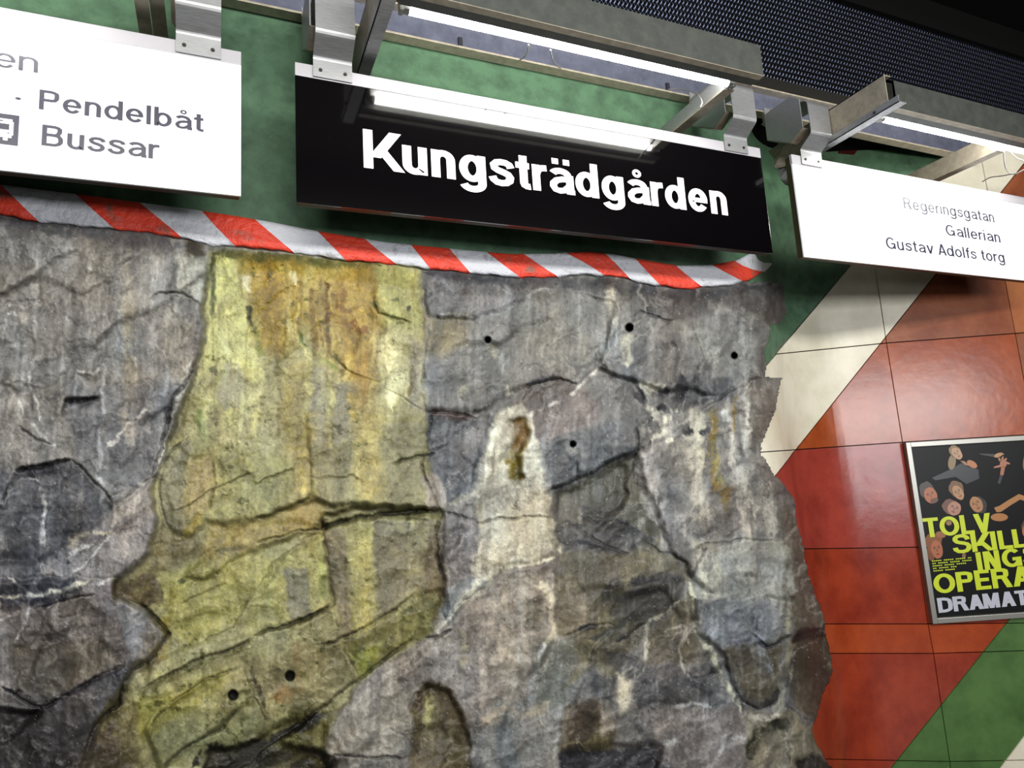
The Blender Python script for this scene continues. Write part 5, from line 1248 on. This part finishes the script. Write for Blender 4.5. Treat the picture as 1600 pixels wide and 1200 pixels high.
wash((108,106,48), sstep((mid-.2)/.2)*sstep((mott-.02)/.3)*yel, .30)
wash((70,74,34), sstep((fbm(U, V, 9, 9, 91, 3)-.34)/.12)*yel*sstep((fbm(U, V, 60, 60, 92, 2)-.0)/.3), .55)
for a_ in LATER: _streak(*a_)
tone = 1+.09*runs2+.20*mott+.17*mid+.14*fine+.03*np.tanh(t1)*(1-yel)
thin = abs(fbm(U+WX*1.3, V+WY*1.3, 60, 44, 73, 4, math.radians(-35), .6)); hair = np.clip(1-thin/.012, 0, 1)*sstep((fbm(U, V, 80, 80, 74, 2)+.05)/.3)
tone -= .25*hair; hgt -= .0022*hair
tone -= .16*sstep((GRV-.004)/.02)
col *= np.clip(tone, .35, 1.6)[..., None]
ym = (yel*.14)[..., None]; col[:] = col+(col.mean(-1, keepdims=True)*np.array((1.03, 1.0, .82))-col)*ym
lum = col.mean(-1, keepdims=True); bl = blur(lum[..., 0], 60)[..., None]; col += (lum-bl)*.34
hue = fbm(U, V, 70, 90, 29, 4)
gry = col.mean(-1, keepdims=True); col[:] = gry+(col-gry)*(1-.22*gr[..., None]); col[..., 0] *= .985+.05*hue; col[..., 1] *= 1.008; col[..., 2] *= 1-.07*hue
# pale calcite veins in the grey rock
def veins(sz, seed, th, a, ang):
    r = abs(fbm(U+WX*1.5, V+WY*1.5, sz, sz*1.6, seed, 3, ang)); gate = np.clip(fbm(U, V, 90, 90, seed+9, 2)*2.2+.15, 0, 1)
    return np.clip(1-r/th, 0, 1)**1.3*a*gate*(1-yel*.75)
vv = np.maximum(veins(85, 50, .028, .62, .5), np.maximum(veins(52, 52, .035, .48, -.4), veins(34, 53, .05, .36, 0)))
col += (np.array((186, 180, 172.))-col)*vv[..., None]
spk = RNG.random(U.shape)
k = (spk > .9965)*.5*(fine > -.2); col += (np.array((215, 210, 196.))-col)*k[..., None]
k = (spk < .006)*.35; col *= (1-k)[..., None]
for (x, y, r) in HOLES:
    s = win([(x-r, y-r), (x+r, y+r)], 6); d = np.hypot(U[s]-x, (V[s]-y)*.95)
    m = sstep((r-d)/2.4+.5); hgt[s] -= .055*m; col[s] = col[s]*(1-.75*m[..., None])+np.array((24, 24, 26.))*.75*m[..., None]

# ---- keep the rim close to the wall
dO, _, _ = segdist(OUT, UW*.6+U*.4, VW*.6+V*.4, True); ins = inside(OUT, UW*.6+U*.4, VW*.6+V*.4)
rim = sstep(dO/26); top_rim = sstep((V-(338+.085*np.clip(U, 0, 1100)))/70)
hgt = np.where(U > 1100, hgt*(.12+.88*rim)+.012*(1-rim), hgt)
lipb = np.interp(U, [p[0] for p in BOTL], [p[1] for p in BOTL])
hgt = .004+(hgt-.004)*np.where(U < 1185, .10+.90*sstep((V-lipb+4)/42), 1)
hgt = np.clip(hgt, .002, .30)
X, Y, Z = np.moveaxis(onwall(U, V, np.maximum(hgt, -.02)+.012), -1, 0)
keep = ins & (Z > -.02)
cellk = keep[:-1, :-1] & keep[1:, :-1] & keep[:-1, 1:] & keep[1:, 1:]
idm = -np.ones(U.shape, int)
used = np.zeros(U.shape, bool)
used[:-1, :-1] |= cellk; used[1:, :-1] |= cellk; used[:-1, 1:] |= cellk; used[1:, 1:] |= cellk
idm[used] = np.arange(used.sum())
# skirt: the border goes back to the wall so that the face has thickness
jj, ii = np.nonzero(cellk)
quads = np.stack([idm[jj, ii], idm[jj+1, ii], idm[jj+1, ii+1], idm[jj, ii+1]], 1)
verts = np.stack([X[used], Y[used], Z[used]], 1)
e = np.concatenate([quads[:, [0, 1]], quads[:, [1, 2]], quads[:, [2, 3]], quads[:, [3, 0]]])
key = np.minimum(e[:, 0], e[:, 1]).astype(np.int64)*10**7+np.maximum(e[:, 0], e[:, 1])
uq, inv, cnt = np.unique(key, return_inverse=True, return_counts=True)
be = e[cnt[inv] == 1]
bv = np.unique(be); mp = -np.ones(len(verts), int); mp[bv] = np.arange(len(bv))+len(verts)
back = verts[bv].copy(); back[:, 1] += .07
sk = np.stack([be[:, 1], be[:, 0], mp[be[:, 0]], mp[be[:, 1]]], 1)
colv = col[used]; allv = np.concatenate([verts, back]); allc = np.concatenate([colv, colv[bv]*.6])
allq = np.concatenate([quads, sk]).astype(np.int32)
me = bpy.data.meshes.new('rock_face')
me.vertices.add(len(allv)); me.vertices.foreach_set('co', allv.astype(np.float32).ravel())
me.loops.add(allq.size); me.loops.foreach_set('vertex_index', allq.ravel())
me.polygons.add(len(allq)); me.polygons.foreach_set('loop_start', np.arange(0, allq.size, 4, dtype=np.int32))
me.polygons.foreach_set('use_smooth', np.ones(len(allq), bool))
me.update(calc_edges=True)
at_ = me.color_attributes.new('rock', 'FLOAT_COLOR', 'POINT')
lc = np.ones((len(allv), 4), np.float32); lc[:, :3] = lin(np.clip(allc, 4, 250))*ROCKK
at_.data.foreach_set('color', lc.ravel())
m = bpy.data.materials.new('bare_rock'); m.use_nodes = True; nt = m.node_tree; b = nt.nodes['Principled BSDF']
va = nt.nodes.new('ShaderNodeVertexColor'); va.layer_name = 'rock'
gm = nt.nodes.new('ShaderNodeNewGeometry')
n1 = nt.nodes.new('ShaderNodeTexNoise'); n1.inputs['Scale'].default_value = 240; n1.inputs['Detail'].default_value = 4; nt.links.new(gm.outputs['Position'], n1.inputs['Vector'])
mr = nt.nodes.new('ShaderNodeMapRange'); mr.inputs['To Min'].default_value = .72; mr.inputs['To Max'].default_value = 1.28; nt.links.new(n1.outputs['Fac'], mr.inputs['Value'])
mu = nt.nodes.new('ShaderNodeVectorMath'); mu.operation = 'SCALE'; nt.links.new(va.outputs['Color'], mu.inputs[0]); nt.links.new(mr.outputs[0], mu.inputs['Scale'])
nt.links.new(mu.outputs[0], b.inputs['Base Color'])
bp = nt.nodes.new('ShaderNodeBump'); bp.inputs['Strength'].default_value = .5; bp.inputs['Distance'].default_value = .003
n2 = nt.nodes.new('ShaderNodeTexNoise'); n2.inputs['Scale'].default_value = 120; n2.inputs['Detail'].default_value = 6; nt.links.new(gm.outputs['Position'], n2.inputs['Vector'])
nt.links.new(n2.outputs['Fac'], bp.inputs['Height']); nt.links.new(bp.outputs[0], b.inputs['Normal'])
b.inputs['Roughness'].default_value = .55; b.inputs['Specular IOR Level'].default_value = .35
me.materials.append(m)
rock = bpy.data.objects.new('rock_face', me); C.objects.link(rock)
tag(rock, 'bare grey bedrock with a yellow stained band, framed by the painted wall', 'rock')
# drill holes: short dark sleeves sunk in the rock
for (x, y, r) in HOLES:
    j = int(np.searchsorted(vs_, y)); i = int(np.searchsorted(us, x)); base = Vector((X[j, i], Y[j, i], Z[j, i]))
    q = onwall(x+r, y); R_ = abs(float(q[0])-float(onwall(x, y)[0]))*.95
    c0 = base+Vector((0, -.002, 0)); hb = MB(); seg = 14
    vsx = []; fsx = []
    for k2, (rr, dy) in enumerate(((R_, .0), (R_*.9, .0), (R_*.9, .03))):
        vsx += [(c0.x+rr*math.cos(2*math.pi*q_/seg), c0.y-.030+dy if k2 < 2 else c0.y, c0.z+rr*math.sin(2*math.pi*q_/seg)) for q_ in range(seg)]
    hb.add([(a_, b_+.022, c_) for a_, b_, c_ in vsx], [(q_, (q_+1) % seg, (q_+1) % seg+seg, q_+seg) for q_ in range(seg)]+[(q_+seg, (q_+1) % seg+seg, (q_+1) % seg+2*seg, q_+2*seg) for q_ in range(seg)]+[tuple(range(2*seg, 3*seg))])
    hb.build('drill_hole', M['hole'], rock)
